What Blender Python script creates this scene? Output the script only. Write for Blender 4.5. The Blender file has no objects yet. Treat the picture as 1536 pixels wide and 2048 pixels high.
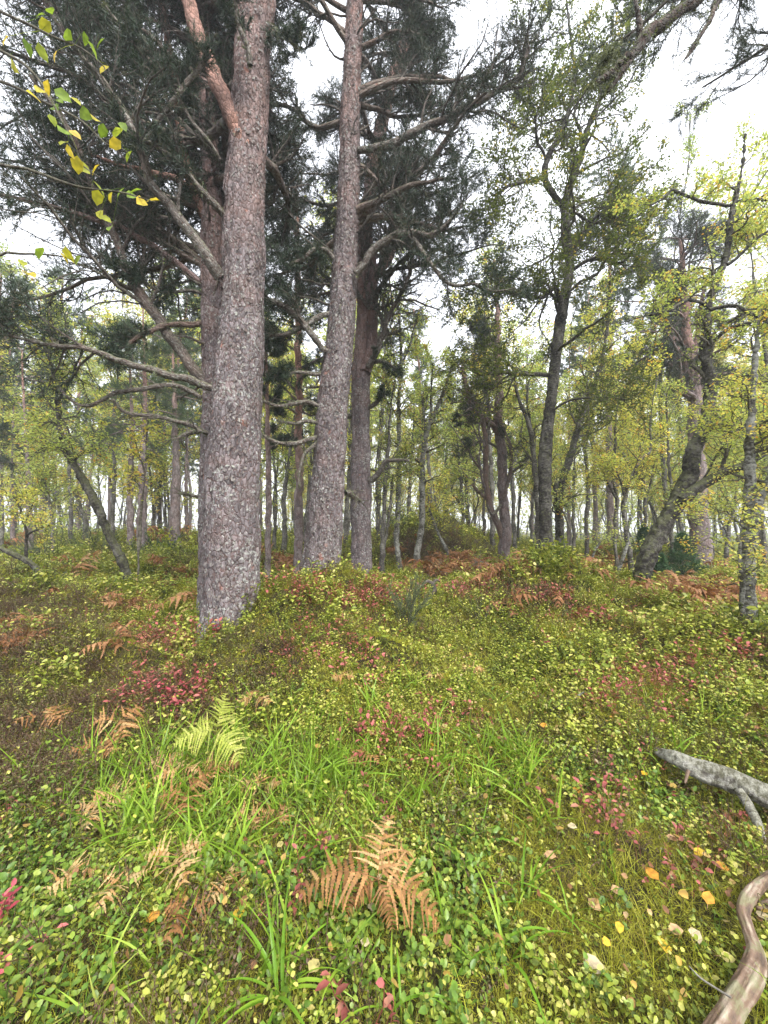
import bpy, math, random
import numpy as np
from mathutils import Vector

R_ = math.radians
rng = np.random.default_rng(7)
random.seed(7)
SC = bpy.context.scene
COL = SC.collection

# ------------------------------------------------------------------ camera, sky, sun, exposure
EYE = 1.5
PITCH = R_(3.0)
FPX = 771.0                                   # focal length in pixels of the 1536 x 2048 photograph
cam_d = bpy.data.cameras.new('camera')
cam = bpy.data.objects.new('camera', cam_d); COL.objects.link(cam)
cam_d.sensor_fit = 'VERTICAL'; cam_d.sensor_height = 24.0; cam_d.sensor_width = 18.0
cam_d.lens = 24.0 * FPX / 2048.0
cam_d.clip_start = 0.05; cam_d.clip_end = 3000
cam.location = (0, 0, EYE); cam.rotation_euler = (math.pi / 2 + PITCH, 0, 0)
SC.camera = cam

SUN_EL, SUN_ROT = R_(48), R_(150)
world = bpy.data.worlds.new("World"); SC.world = world; world.use_nodes = True
nt = world.node_tree; nt.nodes.clear()
wo = nt.nodes.new('ShaderNodeOutputWorld'); bg = nt.nodes.new('ShaderNodeBackground')
sky = nt.nodes.new('ShaderNodeTexSky'); sky.sky_type = 'NISHITA'; sky.sun_disc = False
sky.sun_elevation = SUN_EL; sky.sun_rotation = SUN_ROT
sky.air_density = 1.0; sky.dust_density = 6.0; sky.ozone_density = 1.0
hs = nt.nodes.new('ShaderNodeHueSaturation'); hs.inputs['Saturation'].default_value = 0.22   # cloud layer: nearly white
mx = nt.nodes.new('ShaderNodeMix'); mx.data_type = 'RGBA'; mx.inputs[0].default_value = 0.55
mx.inputs[7].default_value = (8.6, 8.9, 9.6, 1)
bg.inputs['Strength'].default_value = 0.12
nt.links.new(sky.outputs[0], hs.inputs['Color']); nt.links.new(hs.outputs[0], mx.inputs[6])
nt.links.new(mx.outputs[2], bg.inputs['Color']); nt.links.new(bg.outputs[0], wo.inputs[0])

sun_d = bpy.data.lights.new('sun', 'SUN'); sun_d.energy = 1.5; sun_d.angle = R_(25); sun_d.color = (1, .97, .92)
sun = bpy.data.objects.new('sun', sun_d); COL.objects.link(sun)
az = SUN_ROT
sdir = Vector((math.sin(az) * math.cos(SUN_EL), math.cos(az) * math.cos(SUN_EL), math.sin(SUN_EL)))
sun.rotation_euler = sdir.to_track_quat('Z', 'Y').to_euler(); sun.location = (0, -10, 30)
VS = SC.view_settings
VS.view_transform = 'Standard'; VS.look = 'None'; VS.gamma = 1.0; VS.use_curve_mapping = False
VS.exposure = 1.64
SC.cycles.max_bounces = 8; SC.cycles.diffuse_bounces = 5; SC.cycles.glossy_bounces = 2
SC.cycles.transmission_bounces = 4; SC.cycles.transparent_max_bounces = 4; SC.cycles.volume_bounces = 0

# ------------------------------------------------------------------ pixels -> places
cp, sp = math.cos(PITCH), math.sin(PITCH)
def ray(px, py):
    dx = (px - 768.0) / FPX; dz = -(py - 1024.0) / FPX
    return dx, cp - dz * sp, sp + dz * cp
def at(px, py, Y):
    dx, dy, dz = ray(px, py); k = Y / dy
    return np.array([dx * k, Y, EYE + dz * k])
def topx(P):
    x, y, z = P[..., 0], P[..., 1], P[..., 2] - EYE
    d = y * cp + z * sp; u = -y * sp + z * cp
    d = np.maximum(d, .05)
    return 768 + FPX * x / d, 1024 - FPX * u / d

# ------------------------------------------------------------------ noise
def _h(ix, iy, iz, s=0):
    n = (ix.astype(np.int64) * 374761393 + iy.astype(np.int64) * 668265263 + iz.astype(np.int64) * 2147483647 + s * 974711) & 0xffffffff
    n = (n ^ (n >> 13)) * 1274126177 & 0xffffffff
    n = (n ^ (n >> 16)) & 0xffffffff
    n = (n * 2654435761) & 0xffffffff
    n = n ^ (n >> 15)
    return (n & 0xffffff) / float(0xffffff)
def vnoise(x, y, z=None, s=0):
    if z is None: z = np.zeros_like(x)
    ix, iy, iz = np.floor(x), np.floor(y), np.floor(z)
    fx, fy, fz = x - ix, y - iy, z - iz
    fx = fx * fx * (3 - 2 * fx); fy = fy * fy * (3 - 2 * fy); fz = fz * fz * (3 - 2 * fz)
    r = 0
    for a in (0, 1):
        for b in (0, 1):
            for c in (0, 1):
                r = r + _h(ix + a, iy + b, iz + c, s) * (fx if a else 1 - fx) * (fy if b else 1 - fy) * (fz if c else 1 - fz)
    return r * 2 - 1

# ------------------------------------------------------------------ terrain
CTRL = [  # (px, py, depth) of ground points read off the photograph
    (768, 2048, 1.18), (0, 2048, 1.18), (1536, 2048, 1.18), (768, 1700, 1.8), (200, 1750, 1.7), (1400, 1800, 1.55),
    (300, 1500, 2.6), (100, 1400, 3.0), (150, 1255, 4.4), (0, 1210, 4.8), (600, 1350, 3.1), (700, 1450, 2.7), (560, 1250, 3.8),
    (1000, 1450, 2.75), (1400, 1400, 2.9), (1420, 1592, 2.15), (1315, 1522, 2.4), (850, 1300, 3.9), (1080, 1300, 3.9), (1100, 1200, 4.9), (1080, 1143, 5.5), (1160, 1147, 5.5), (1020, 1166, 5.5), (1240, 1182, 5.2), (1100, 1172, 6.5), (540, 1214, 3.95), (398, 1270, 3.8), (330, 1270, 3.9), (660, 1160, 4.8), (700, 1172, 4.9),
    (900, 1200, 5.8), (1250, 1250, 4.4), (1380, 1255, 4.4), (850, 1150, 9.0), (380, 1190, 5.8), (100, 1160, 7.5), (0, 1160, 7.5),
    (100, 1110, 13), (350, 1085, 15), (550, 1120, 10.5), (600, 1085, 14), (850, 1058, 13.5), (950, 1085, 13.5), (780, 1075, 13.5), (700, 1100, 14), (1050, 1112, 16),
    (930, 1135, 10), (1180, 1140, 11), (1536, 1165, 9), (1440, 1205, 6.0), (1330, 1175, 7), (800, 1085, 17), (1300, 1118, 18), (1536, 1118, 18),
]
CT = [at(*c) for c in CTRL]
CT += [np.array(p, float) for p in [(0, 0, -.02), (-3, 0, -.05), (3, 0, -.05), (0, -4, -.1), (-8, -4, -.1), (8, -4, -.1), (-9, 3, .3), (9, 3, .3),
       (-40, 30, 1.2), (0, 32, .3), (40, 30, -.2), (-25, 15, .7), (25, 15, .2), (-60, 60, 0), (0, 60, -.4), (60, 60, -.4), (-50, -10, 0), (50, -10, 0)]]
TREE_BASES = []          # filled in below before the solve
def tps_solve():
    global TP, TW, TA
    P = np.array(CT + TREE_BASES); xy, z = P[:, :2], P[:, 2]
    n = len(P); d = np.linalg.norm(xy[:, None] - xy[None], axis=2)
    K = np.sqrt(d * d + .35 ** 2)
    A = np.zeros((n + 1, n + 1)); A[:n, :n] = K + np.eye(n) * -0.02 * 0; A[:n, n] = 1; A[n, :n] = 1
    sol = np.linalg.solve(A + np.eye(n + 1) * 1e-6, np.append(z, 0))
    TP, TW, TA = xy, sol[:n], sol[n]
def gz(x, y):
    x = np.atleast_1d(np.asarray(x, float)); y = np.atleast_1d(np.asarray(y, float))
    xc, yc = np.clip(x, -55, 55), np.clip(y, -9, 58)
    r = np.full(x.shape, TA)
    for (a, b), w in zip(TP, TW):
        r += w * np.sqrt((xc - a) ** 2 + (yc - b) ** 2 + .35 ** 2)
    far = np.clip((np.hypot(x, y) - 4) / 8, 0, 1)
    r += .045 * vnoise(x * 1.9, y * 1.9, s=3) + .022 * vnoise(x * 5.3, y * 5.3, s=4) + (.23 * (np.clip((np.hypot(x, y) - 2.2) / 3, 0, 1)) * ((1 - np.abs(vnoise(x * .95 + 3.1, y * .95, s=8))) ** 2 - .45)) + far * (.16 * vnoise(x * .5, y * .5, s=5) + .10 * vnoise(x * 1.1, y * 1.1, s=6))
    return r
BUMPS = [(545, 1235, 3.85, .28, .15), (440, 1300, 3.62, .32, .13), (760, 1330, 3.5, .4, .1), (1150, 1300, 3.9, .5, .12), (880, 1480, 2.5, .3, .06), (120, 1600, 2.2, .35, .08), (420, 1480, 2.6, .2, -.06), (1080, 1165, 5.5, .8, .13), (600, 1265, 3.9, .5, .15), (480, 1335, 3.3, .3, .10), (680, 1180, 4.9, .45, .12), (870, 1080, 13.8, 1.6, .45), (330, 1335, 3.6, .4, -.14), (60, 1330, 3.6, .5, .12), (20, 1460, 2.8, .35, -.10), (505, 1405, 3.0, .16, -.13),
         (1250, 1450, 2.7, .35, .07), (950, 1420, 2.9, .35, .06), (1400, 1300, 3.8, .5, .12), (200, 1200, 5, .6, .15), (60, 1170, 6, .7, .2), (350, 1130, 9, 1, .3), (1250, 1195, 5.0, .4, .08), (860, 1240, 4.6, .5, -.08), (700, 1800, 1.6, .25, .04)]
_gz0 = gz
BXY = None
def gz(x, y):
    global BXY
    if BXY is None: BXY = [(at(a, b, c)[0], c, r, h) for a, b, c, r, h in BUMPS]
    z = _gz0(x, y); x = np.atleast_1d(np.asarray(x, float)); y = np.atleast_1d(np.asarray(y, float))
    for a, c, r, h in BXY: z = z + h * np.exp(-((x - a) ** 2 + (y - c) ** 2) / r ** 2)
    return z
def ground(px, py, lo=.6, hi=60):
    dx, dy, dz = ray(px, py)
    ts = np.geomspace(lo, hi, 600); x = dx / dy * ts; z = EYE + dz / dy * ts
    g = gz(x, ts); k = np.argmax(z < g)
    if z[k] >= g[k]: k = len(ts) - 1
    return np.array([x[k], ts[k], g[k]])

# ------------------------------------------------------------------ mesh helpers
def tag(o, label=None, cat=None, group=None, kind=None):
    if label: o['label'] = label
    if cat: o['category'] = cat
    if group: o['group'] = group
    if kind: o['kind'] = kind
    return o
def empty(name, loc):
    o = bpy.data.objects.new(name, None); o.location = [float(v) for v in loc]; o.empty_display_size = .2; COL.objects.link(o); return o
class MB:
    """collects verts / tris / quads with a per-vertex 'rnd' float and 'bc' vector"""
    def __init__(s): s.V, s.T, s.Q, s.A, s.B, s.n = [], [], [], [], [], 0
    def add(s, V, T=None, Q=None, a=None, b=None):
        V = np.asarray(V, float).reshape(-1, 3); s.V.append(V)
        if T is not None: s.T.append(np.asarray(T, np.int64).reshape(-1, 3) + s.n)
        if Q is not None: s.Q.append(np.asarray(Q, np.int64).reshape(-1, 4) + s.n)
        s.A.append(np.broadcast_to(np.asarray(0. if a is None else a, float), (len(V),)))
        s.B.append(V * 0 if b is None else np.asarray(b, float).reshape(-1, 3)); s.n += len(V)
    def mesh(s, name, mat, smooth=False, origin=None):
        V = np.concatenate(s.V); 
        if origin is not None: V = V - np.asarray(origin)
        T = np.concatenate(s.T) if s.T else np.zeros((0, 3), np.int64)
        Q = np.concatenate(s.Q) if s.Q else np.zeros((0, 4), np.int64)
        me = bpy.data.meshes.new(name)
        me.vertices.add(len(V)); me.vertices.foreach_set('co', V.astype(np.float32).ravel())
        nl = T.size + Q.size; me.loops.add(nl)
        me.loops.foreach_set('vertex_index', np.concatenate([T.ravel(), Q.ravel()]).astype(np.int32))
        me.polygons.add(len(T) + len(Q))
        st = np.concatenate([np.arange(len(T)) * 3, T.size + np.arange(len(Q)) * 4]).astype(np.int32)
        me.polygons.foreach_set('loop_start', st)
        if smooth: me.polygons.foreach_set('use_smooth', np.ones(len(T) + len(Q), bool))
        me.update(calc_edges=True)
        a = me.attributes.new('rnd', 'FLOAT', 'POINT'); a.data.foreach_set('value', np.concatenate(s.A).astype(np.float32))
        b = me.attributes.new('bc', 'FLOAT_VECTOR', 'POINT'); b.data.foreach_set('vector', np.concatenate(s.B).astype(np.float32).ravel())
        for m in (mat if isinstance(mat, (list, tuple)) else [mat]): me.materials.append(m)
        return me
    def build(s, name, mat, parent=None, smooth=False, origin=None, kind=None):
        if origin is None and parent is not None: origin = np.array(parent.location)
        if origin is None: origin = np.zeros(3)
        o = bpy.data.objects.new(name, s.mesh(name, mat, smooth, origin)); COL.objects.link(o)
        if parent is not None: o.parent = parent
        else: o.location = [float(v) for v in origin]
        if kind: o['kind'] = kind
        return o
def nrm(v): return v / np.maximum(np.linalg.norm(v, axis=-1, keepdims=True), 1e-9)
def smooth_path(P, W, n):
    P = np.asarray(P, float); W = np.asarray(W, float); m = len(P)
    if m == 2:
        t = np.linspace(0, 1, n)[:, None]; return P[0] * (1 - t) + P[1] * t, W[0] * (1 - t[:, 0]) + W[1] * t[:, 0]
    E = np.vstack([2 * P[0] - P[1], P, 2 * P[-1] - P[-2]])
    seg = np.linalg.norm(np.diff(P, axis=0), axis=1); cum = np.append(0, np.cumsum(seg)); s = np.linspace(0, cum[-1], n)
    i = np.clip(np.searchsorted(cum, s, side='right') - 1, 0, m - 2); t = ((s - cum[i]) / seg[i])[:, None]
    a, b, c, d = E[i], E[i + 1], E[i + 2], E[i + 3]
    Q = .5 * (2 * b + (c - a) * t + (2 * a - 5 * b + 4 * c - d) * t ** 2 + (3 * b - a - 3 * c + d) * t ** 3)
    return Q, np.interp(s, cum, W)
def tube(mb, P, Rr, k=8, warm=0., disp=None, cap=True, s0=0.):
    """one tube along P with parallel transported frame"""
    P = np.asarray(P, float); n = len(P); T = nrm(np.gradient(P, axis=0))
    u = np.cross(T[0], [0.3, 1, .2] if abs(T[0][1]) < .9 else [1, 0, 0]); u /= np.linalg.norm(u)
    U = np.zeros((n, 3)); U[0] = u
    for i in range(1, n):
        u = U[i - 1] - T[i] * np.dot(U[i - 1], T[i]); U[i] = u / np.linalg.norm(u)
    Wv = np.cross(T, U); th = np.arange(k) / k * 2 * math.pi
    s = np.append(0, np.cumsum(np.linalg.norm(np.diff(P, axis=0), axis=1))) + s0
    Rr = np.asarray(Rr, float); RR = np.repeat(Rr[:, None], k, 1)
    if disp is not None: RR = RR + disp(th[None, :], s[:, None], Rr[:, None])
    D = U[:, None] * np.cos(th)[None, :, None] + Wv[:, None] * np.sin(th)[None, :, None]
    V = P[:, None] + D * RR[..., None]
    bc = np.stack([np.cos(th)[None] * Rr[:, None], np.sin(th)[None] * Rr[:, None], np.repeat(s[:, None], k, 1)], -1)
    i = np.arange(n - 1)[:, None] * k; j = np.arange(k)[None]; j2 = (j + 1) % k
    Q = np.stack([i + j, i + j2, i + k + j2, i + k + j], -1).reshape(-1, 4)
    w = np.repeat(np.broadcast_to(np.asarray(warm, float), (n,))[:, None], k, 1)
    V = V.reshape(-1, 3); bc = bc.reshape(-1, 3); w = w.reshape(-1); Tt = None
    if cap:
        V = np.vstack([V, P[-1] + T[-1] * Rr[-1] * .5]); bc = np.vstack([bc, [0, 0, s[-1]]]); w = np.append(w, w[-1]); c = len(V) - 1
        b = (n - 1) * k; jj = np.arange(k); Tt = np.stack([b + jj, b + (jj + 1) % k, np.full(k, c)], -1)
    mb.add(V, Tt, Q, w, bc)
    return U, Wv, T, s
def tubes_batch(mb, P, Rr, k=3, warm=0.):
    """many thin tubes: P (N,n,3), Rr (N,n)"""
    N, n, _ = P.shape
    T = nrm(np.gradient(P, axis=1)); ref = nrm(rng.normal(size=(N, 1, 3)))
    U = nrm(np.cross(T, ref)); Wv = np.cross(T, U); th = np.arange(k) / k * 2 * math.pi
    V = P[:, :, None] + (U[:, :, None] * np.cos(th)[:, None] + Wv[:, :, None] * np.sin(th)[:, None]) * Rr[..., None, None]
    base = np.arange(N)[:, None, None] * n * k; i = np.arange(n - 1)[None, :, None] * k; j = np.arange(k)[None, None]; j2 = (j + 1) % k
    Q = np.stack([base + i + j, base + i + j2, base + i + k + j2, base + i + k + j], -1).reshape(-1, 4)
    s = np.broadcast_to(np.linspace(0, 1, n)[None, :, None], (N, n, k))
    bc = np.stack([np.broadcast_to(np.cos(th) * .02, (N, n, k)), np.broadcast_to(np.sin(th) * .02, (N, n, k)), s + np.arange(N)[:, None, None] * 1.3], -1)
    w = np.broadcast_to(np.asarray(warm, float).reshape(-1, 1), (N, n * k)).reshape(-1)
    mb.add(V.reshape(-1, 3), None, Q, w, bc.reshape(-1, 3))
def grow(P, Rr, nch, t0, t1, L0, L1, ang, up, wig, bend=0., n=6, rs=.5, rend=.35, shrink=0.5, out=None):
    """children branches for every parent polyline, vectorised. returns P (N*nch,n,3), R"""
    N, m, _ = P.shape
    t = t0 + (t1 - t0) * (np.arange(nch)[None] + rng.random((N, nch))) / nch
    f = t * (m - 1); i = np.clip(f.astype(int), 0, m - 2); fr = (f - i)[..., None]; r = np.arange(N)[:, None]
    pos = P[r, i] * (1 - fr) + P[r, i + 1] * fr; tan = nrm(P[r, i + 1] - P[r, i]); rad = (Rr[r, i] * (1 - fr[..., 0]) + Rr[r, i + 1] * fr[..., 0])
    pr = rng.normal(size=(N, nch, 3)); pr = nrm(pr - tan * (pr * tan).sum(-1, keepdims=True))
    a = ang * (.75 + .5 * rng.random((N, nch, 1)))
    d = tan * np.cos(a) + pr * np.sin(a); d[..., 2] += up
    if out is not None: d = d + out
    d = nrm(d)
    plen = np.linalg.norm(np.diff(P, axis=1), axis=2).sum(1)[:, None]
    L = (L0 + (L1 - L0) * rng.random((N, nch))) * (1 - shrink * t)
    pos, d, L, rad = pos.reshape(-1, 3), d.reshape(-1, 3), L.reshape(-1), rad.reshape(-1)
    M = len(pos); out_ = np.zeros((M, n, 3)); out_[:, 0] = pos; step = (L / (n - 1))[:, None]
    for q in range(1, n):
        d = d + rng.normal(size=(M, 3)) * wig; d[:, 2] += bend; d = nrm(d); out_[:, q] = out_[:, q - 1] + d * step
    rr = np.maximum(rad * rs, .002)[:, None] * np.linspace(1, rend, n)[None]
    return out_, rr
def leaves(mb, pos, size, flat=.4, a=None, asp=.7, droop=.5):
    """two-triangle folded leaves"""
    N = len(pos); up = nrm(rng.normal(size=(N, 3)) * flat + np.array([0, 0, 1])); d = rng.normal(size=(N, 3)); d[:, 2] -= droop
    d = nrm(d - up * (d * up).sum(1, keepdims=True) * .8); s = nrm(np.cross(up, d))
    L = (np.asarray(size) * (.7 + .6 * rng.random(N)))[:, None]
    A = pos; C = pos + d * L; B = pos + d * L * .42 + s * L * asp * .5 + up * L * .08; D = pos + d * L * .42 - s * L * asp * .5 + up * L * .08
    V = np.stack([A, B, C, D], 1).reshape(-1, 3); b = np.arange(N)[:, None] * 4
    T = np.concatenate([b + [[0, 1, 2]], b + [[0, 2, 3]]]) if False else np.stack([b + np.array([0, 1, 2]), b + np.array([0, 2, 3])], 1).reshape(-1, 3)
    a = rng.random(N) if a is None else a
    mb.add(V, T, None, np.repeat(a, 4))
def needles(mb, pos, dirn, nn=14, L=.055, w=.0022, spread=.9, a=None):
    N = len(pos); d = np.repeat(nrm(dirn)[:, None], nn, 1)
    p = rng.normal(size=(N, nn, 3)); p = nrm(p - d * (p * d).sum(-1, keepdims=True))
    c = spread * (.6 + .8 * rng.random((N, nn, 1))); v = nrm(d * np.cos(c) + p * np.sin(c))
    s = nrm(np.cross(v, rng.normal(size=(N, nn, 3)))) * w
    b0 = pos[:, None] + d * (rng.random((N, nn, 1)) - .6) * L * 1.3
    tip = b0 + v * L * (.7 + .5 * rng.random((N, nn, 1)))
    V = np.stack([b0 - s, b0 + s, tip], 2).reshape(-1, 3); T = np.arange(N * nn * 3).reshape(-1, 3)
    a = rng.random(N) if a is None else a
    mb.add(V, T, None, np.repeat(a, nn * 3))

# ------------------------------------------------------------------ materials
def newmat(name):
    m = bpy.data.materials.new(name); m.use_nodes = True; t = m.node_tree; t.nodes.clear()
    return m, t, t.nodes.new, t.links.new
def ramp(t, stops, interp='LINEAR'):
    n = t.nodes.new('ShaderNodeValToRGB'); e = n.color_ramp.elements; n.color_ramp.interpolation = interp
    while len(e) < len(stops): e.new(.5)
    for q, (p, c) in zip(e, stops): q.position = p; q.color = (*c, 1) if len(c) == 3 else c
    return n
def mix(t, fac, a, b, mode='MIX'):
    n = t.nodes.new('ShaderNodeMix'); n.data_type = 'RGBA'; n.blend_type = mode
    for s, v in ((0, fac), (6, a), (7, b)):
        if hasattr(v, 'is_linked') or isinstance(v, bpy.types.NodeSocket): t.links.new(v, n.inputs[s])
        elif s == 0: n.inputs[0].default_value = v
        else: n.inputs[s].default_value = (*v, 1)
    return n.outputs[2]
def math_(t, op, a, b=0., c=None, clamp=False):
    n = t.nodes.new('ShaderNodeMath'); n.operation = op; n.use_clamp = clamp
    for i, v in enumerate((a, b) if c is None else (a, b, c)):
        if isinstance(v, bpy.types.NodeSocket): t.links.new(v, n.inputs[i])
        else: n.inputs[i].default_value = v
    return n.outputs[0]
def attr(t, name, typ='GEOMETRY'):
    n = t.nodes.new('ShaderNodeAttribute'); n.attribute_name = name; n.attribute_type = typ; return n
def leafmat(name, stops, trans=.35, rough=.5, inst=0., spec=.2, spots=True, k=1.):
    stops = [(p_, tuple(v * k for v in c_)) for p_, c_ in stops]
    m, t, N, K = newmat(name)
    f = attr(t, 'rnd').outputs['Fac']
    if inst:
        f = math_(t, 'ADD', math_(t, 'MULTIPLY', f, 1 - inst), math_(t, 'MULTIPLY', attr(t, 'tone', 'INSTANCER').outputs['Fac'], inst), clamp=True)
    rp = ramp(t, stops); K(f, rp.inputs[0]); col = rp.outputs[0]
    if spots:
        tc = N('ShaderNodeTexCoord'); ns = N('ShaderNodeTexNoise'); ns.inputs['Scale'].default_value = 60; ns.inputs['Detail'].default_value = 1; K(tc.outputs['Object'], ns.inputs['Vector'])
        r2 = ramp(t, [(.35, (.72, .72, .72)), (.7, (1.15, 1.12, 1.0))]); K(ns.outputs[0], r2.inputs[0]); col = mix(t, 1., col, r2.outputs[0], 'MULTIPLY')
    p = N('ShaderNodeBsdfPrincipled'); K(col, p.inputs['Base Color']); p.inputs['Roughness'].default_value = rough; p.inputs['Specular IOR Level'].default_value = spec
    tr = N('ShaderNodeBsdfTranslucent'); K(mix(t, 1., col, (1.25, 1.2, .7), 'MULTIPLY'), tr.inputs['Color'])
    ms = N('ShaderNodeMixShader'); ms.inputs[0].default_value = trans; K(p.outputs[0], ms.inputs[1]); K(tr.outputs[0], ms.inputs[2])
    o = N('ShaderNodeOutputMaterial'); K(ms.outputs[0], o.inputs[0]); return m

def pinebark(name='pine_bark', lich=1.0, grey=(.125, .107, .110), warmc=(.29, .16, .12), sc=1.0, moss=.0):
    m, t, N, K = newmat(name)
    bc = attr(t, 'bc').outputs['Vector']; warm = attr(t, 'rnd').outputs['Fac']
    mp = N('ShaderNodeMapping'); mp.inputs['Scale'].default_value = (28 * sc, 28 * sc, 13 * sc); K(bc, mp.inputs[0])
    nz = N('ShaderNodeTexNoise'); nz.inputs['Scale'].default_value = .9; nz.inputs['Detail'].default_value = 3; K(mp.outputs[0], nz.inputs['Vector'])
    va = N('ShaderNodeVectorMath'); va.operation = 'ADD'; vs = N('ShaderNodeVectorMath'); vs.operation = 'SCALE'; vs.inputs['Scale'].default_value = 1.3
    K(nz.outputs['Color'], vs.inputs[0]); K(mp.outputs[0], va.inputs[0]); K(vs.outputs[0], va.inputs[1])
    v1 = N('ShaderNodeTexVoronoi'); v1.feature = 'DISTANCE_TO_EDGE'; v1.inputs['Scale'].default_value = 1; K(va.outputs[0], v1.inputs['Vector'])
    v2 = N('ShaderNodeTexVoronoi'); v2.inputs['Scale'].default_value = 1; K(va.outputs[0], v2.inputs['Vector'])
    sep = N('ShaderNodeSeparateColor'); K(v2.outputs['Color'], sep.inputs[0])
    low = ramp(t, [(0, tuple(c * .62 for c in grey)), (.5, grey), (1, tuple(min(1, c * 1.45) for c in grey))]); K(sep.outputs[0], low.inputs[0])
    hi = ramp(t, [(0, tuple(c * .75 for c in warmc)), (1, tuple(min(1, c * 1.3) for c in warmc))]); K(sep.outputs[1], hi.inputs[0])
    n2 = N('ShaderNodeTexNoise'); n2.inputs['Scale'].default_value = 3; n2.inputs['Detail'].default_value = 4; K(bc, n2.inputs['Vector'])
    wf = math_(t, 'ADD', warm, math_(t, 'MULTIPLY', math_(t, 'SUBTRACT', n2.outputs[0], .5), .9), clamp=True)
    col = mix(t, wf, low.outputs[0], hi.outputs[0])
    edge = ramp(t, [(.0, (1, 1, 1)), (.07, (0, 0, 0))]); K(v1.outputs['Distance'], edge.inputs[0])
    col = mix(t, math_(t, 'MULTIPLY', edge.outputs[0], .8), col, (.10, .05, .04))
    # reddish scars
    n4 = N('ShaderNodeTexNoise'); n4.inputs['Scale'].default_value = 5; n4.inputs['Detail'].default_value = 3; K(bc, n4.inputs['Vector'])
    sc_ = ramp(t, [(.66, (0, 0, 0)), (.72, (1, 1, 1))]); K(n4.outputs[0], sc_.inputs[0]); col = mix(t, math_(t, 'MULTIPLY', sc_.outputs[0], .55), col, (.28, .11, .07))
    # lichen
    n3 = N('ShaderNodeTexNoise'); n3.inputs['Scale'].default_value = 34; n3.inputs['Detail'].default_value = 4; n3.inputs['Roughness'].default_value = .65; K(bc, n3.inputs['Vector'])
    n5 = N('ShaderNodeTexNoise'); n5.inputs['Scale'].default_value = 2.2; K(bc, n5.inputs['Vector'])
    lf = math_(t, 'ADD', n3.outputs[0], math_(t, 'MULTIPLY', math_(t, 'SUBTRACT', n5.outputs[0], .5), .35))
    sb = N('ShaderNodeSeparateXYZ'); K(bc, sb.inputs[0])
    lf = math_(t, 'ADD', lf, math_(t, 'MULTIPLY', math_(t, 'SUBTRACT', 1.5, sb.outputs[2], clamp=True), .045))
    lf = math_(t, 'SUBTRACT', lf, math_(t, 'MULTIPLY', warm, .25))
    lr = ramp(t, [(.55, (0, 0, 0)), (.68, (1, 1, 1))]); K(lf, lr.inputs[0])
    col = mix(t, math_(t, 'MULTIPLY', lr.outputs[0], .7 * lich), col, (.37, .39, .355))
    if moss:
        g = N('ShaderNodeNewGeometry'); sx = N('ShaderNodeSeparateXYZ'); K(g.outputs['Normal'], sx.inputs[0])
        mf = math_(t, 'ADD', sx.outputs[2], math_(t, 'MULTIPLY', math_(t, 'SUBTRACT', n3.outputs[0], .5), 1.6)); mr = ramp(t, [(.25, (0, 0, 0)), (.7, (1, 1, 1))]); K(mf, mr.inputs[0])
        col = mix(t, math_(t, 'MULTIPLY', mr.outputs[0], moss), col, (.12, .135, .055))
    p = N('ShaderNodeBsdfPrincipled'); K(col, p.inputs['Base Color']); p.inputs['Roughness'].default_value = .85; p.inputs['Specular IOR Level'].default_value = .25
    hh = math_(t, 'ADD', math_(t, 'MINIMUM', v1.outputs['Distance'], .18), math_(t, 'MULTIPLY', sep.outputs[2], .12))
    hh = math_(t, 'ADD', hh, math_(t, 'MULTIPLY', n3.outputs[0], .12))
    bp = N('ShaderNodeBump'); bp.inputs['Strength'].default_value = .9; bp.inputs['Distance'].default_value = .06; K(hh, bp.inputs['Height']); K(bp.outputs[0], p.inputs['Normal'])
    o = N('ShaderNodeOutputMaterial'); K(p.outputs[0], o.inputs[0]); return m

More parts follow.
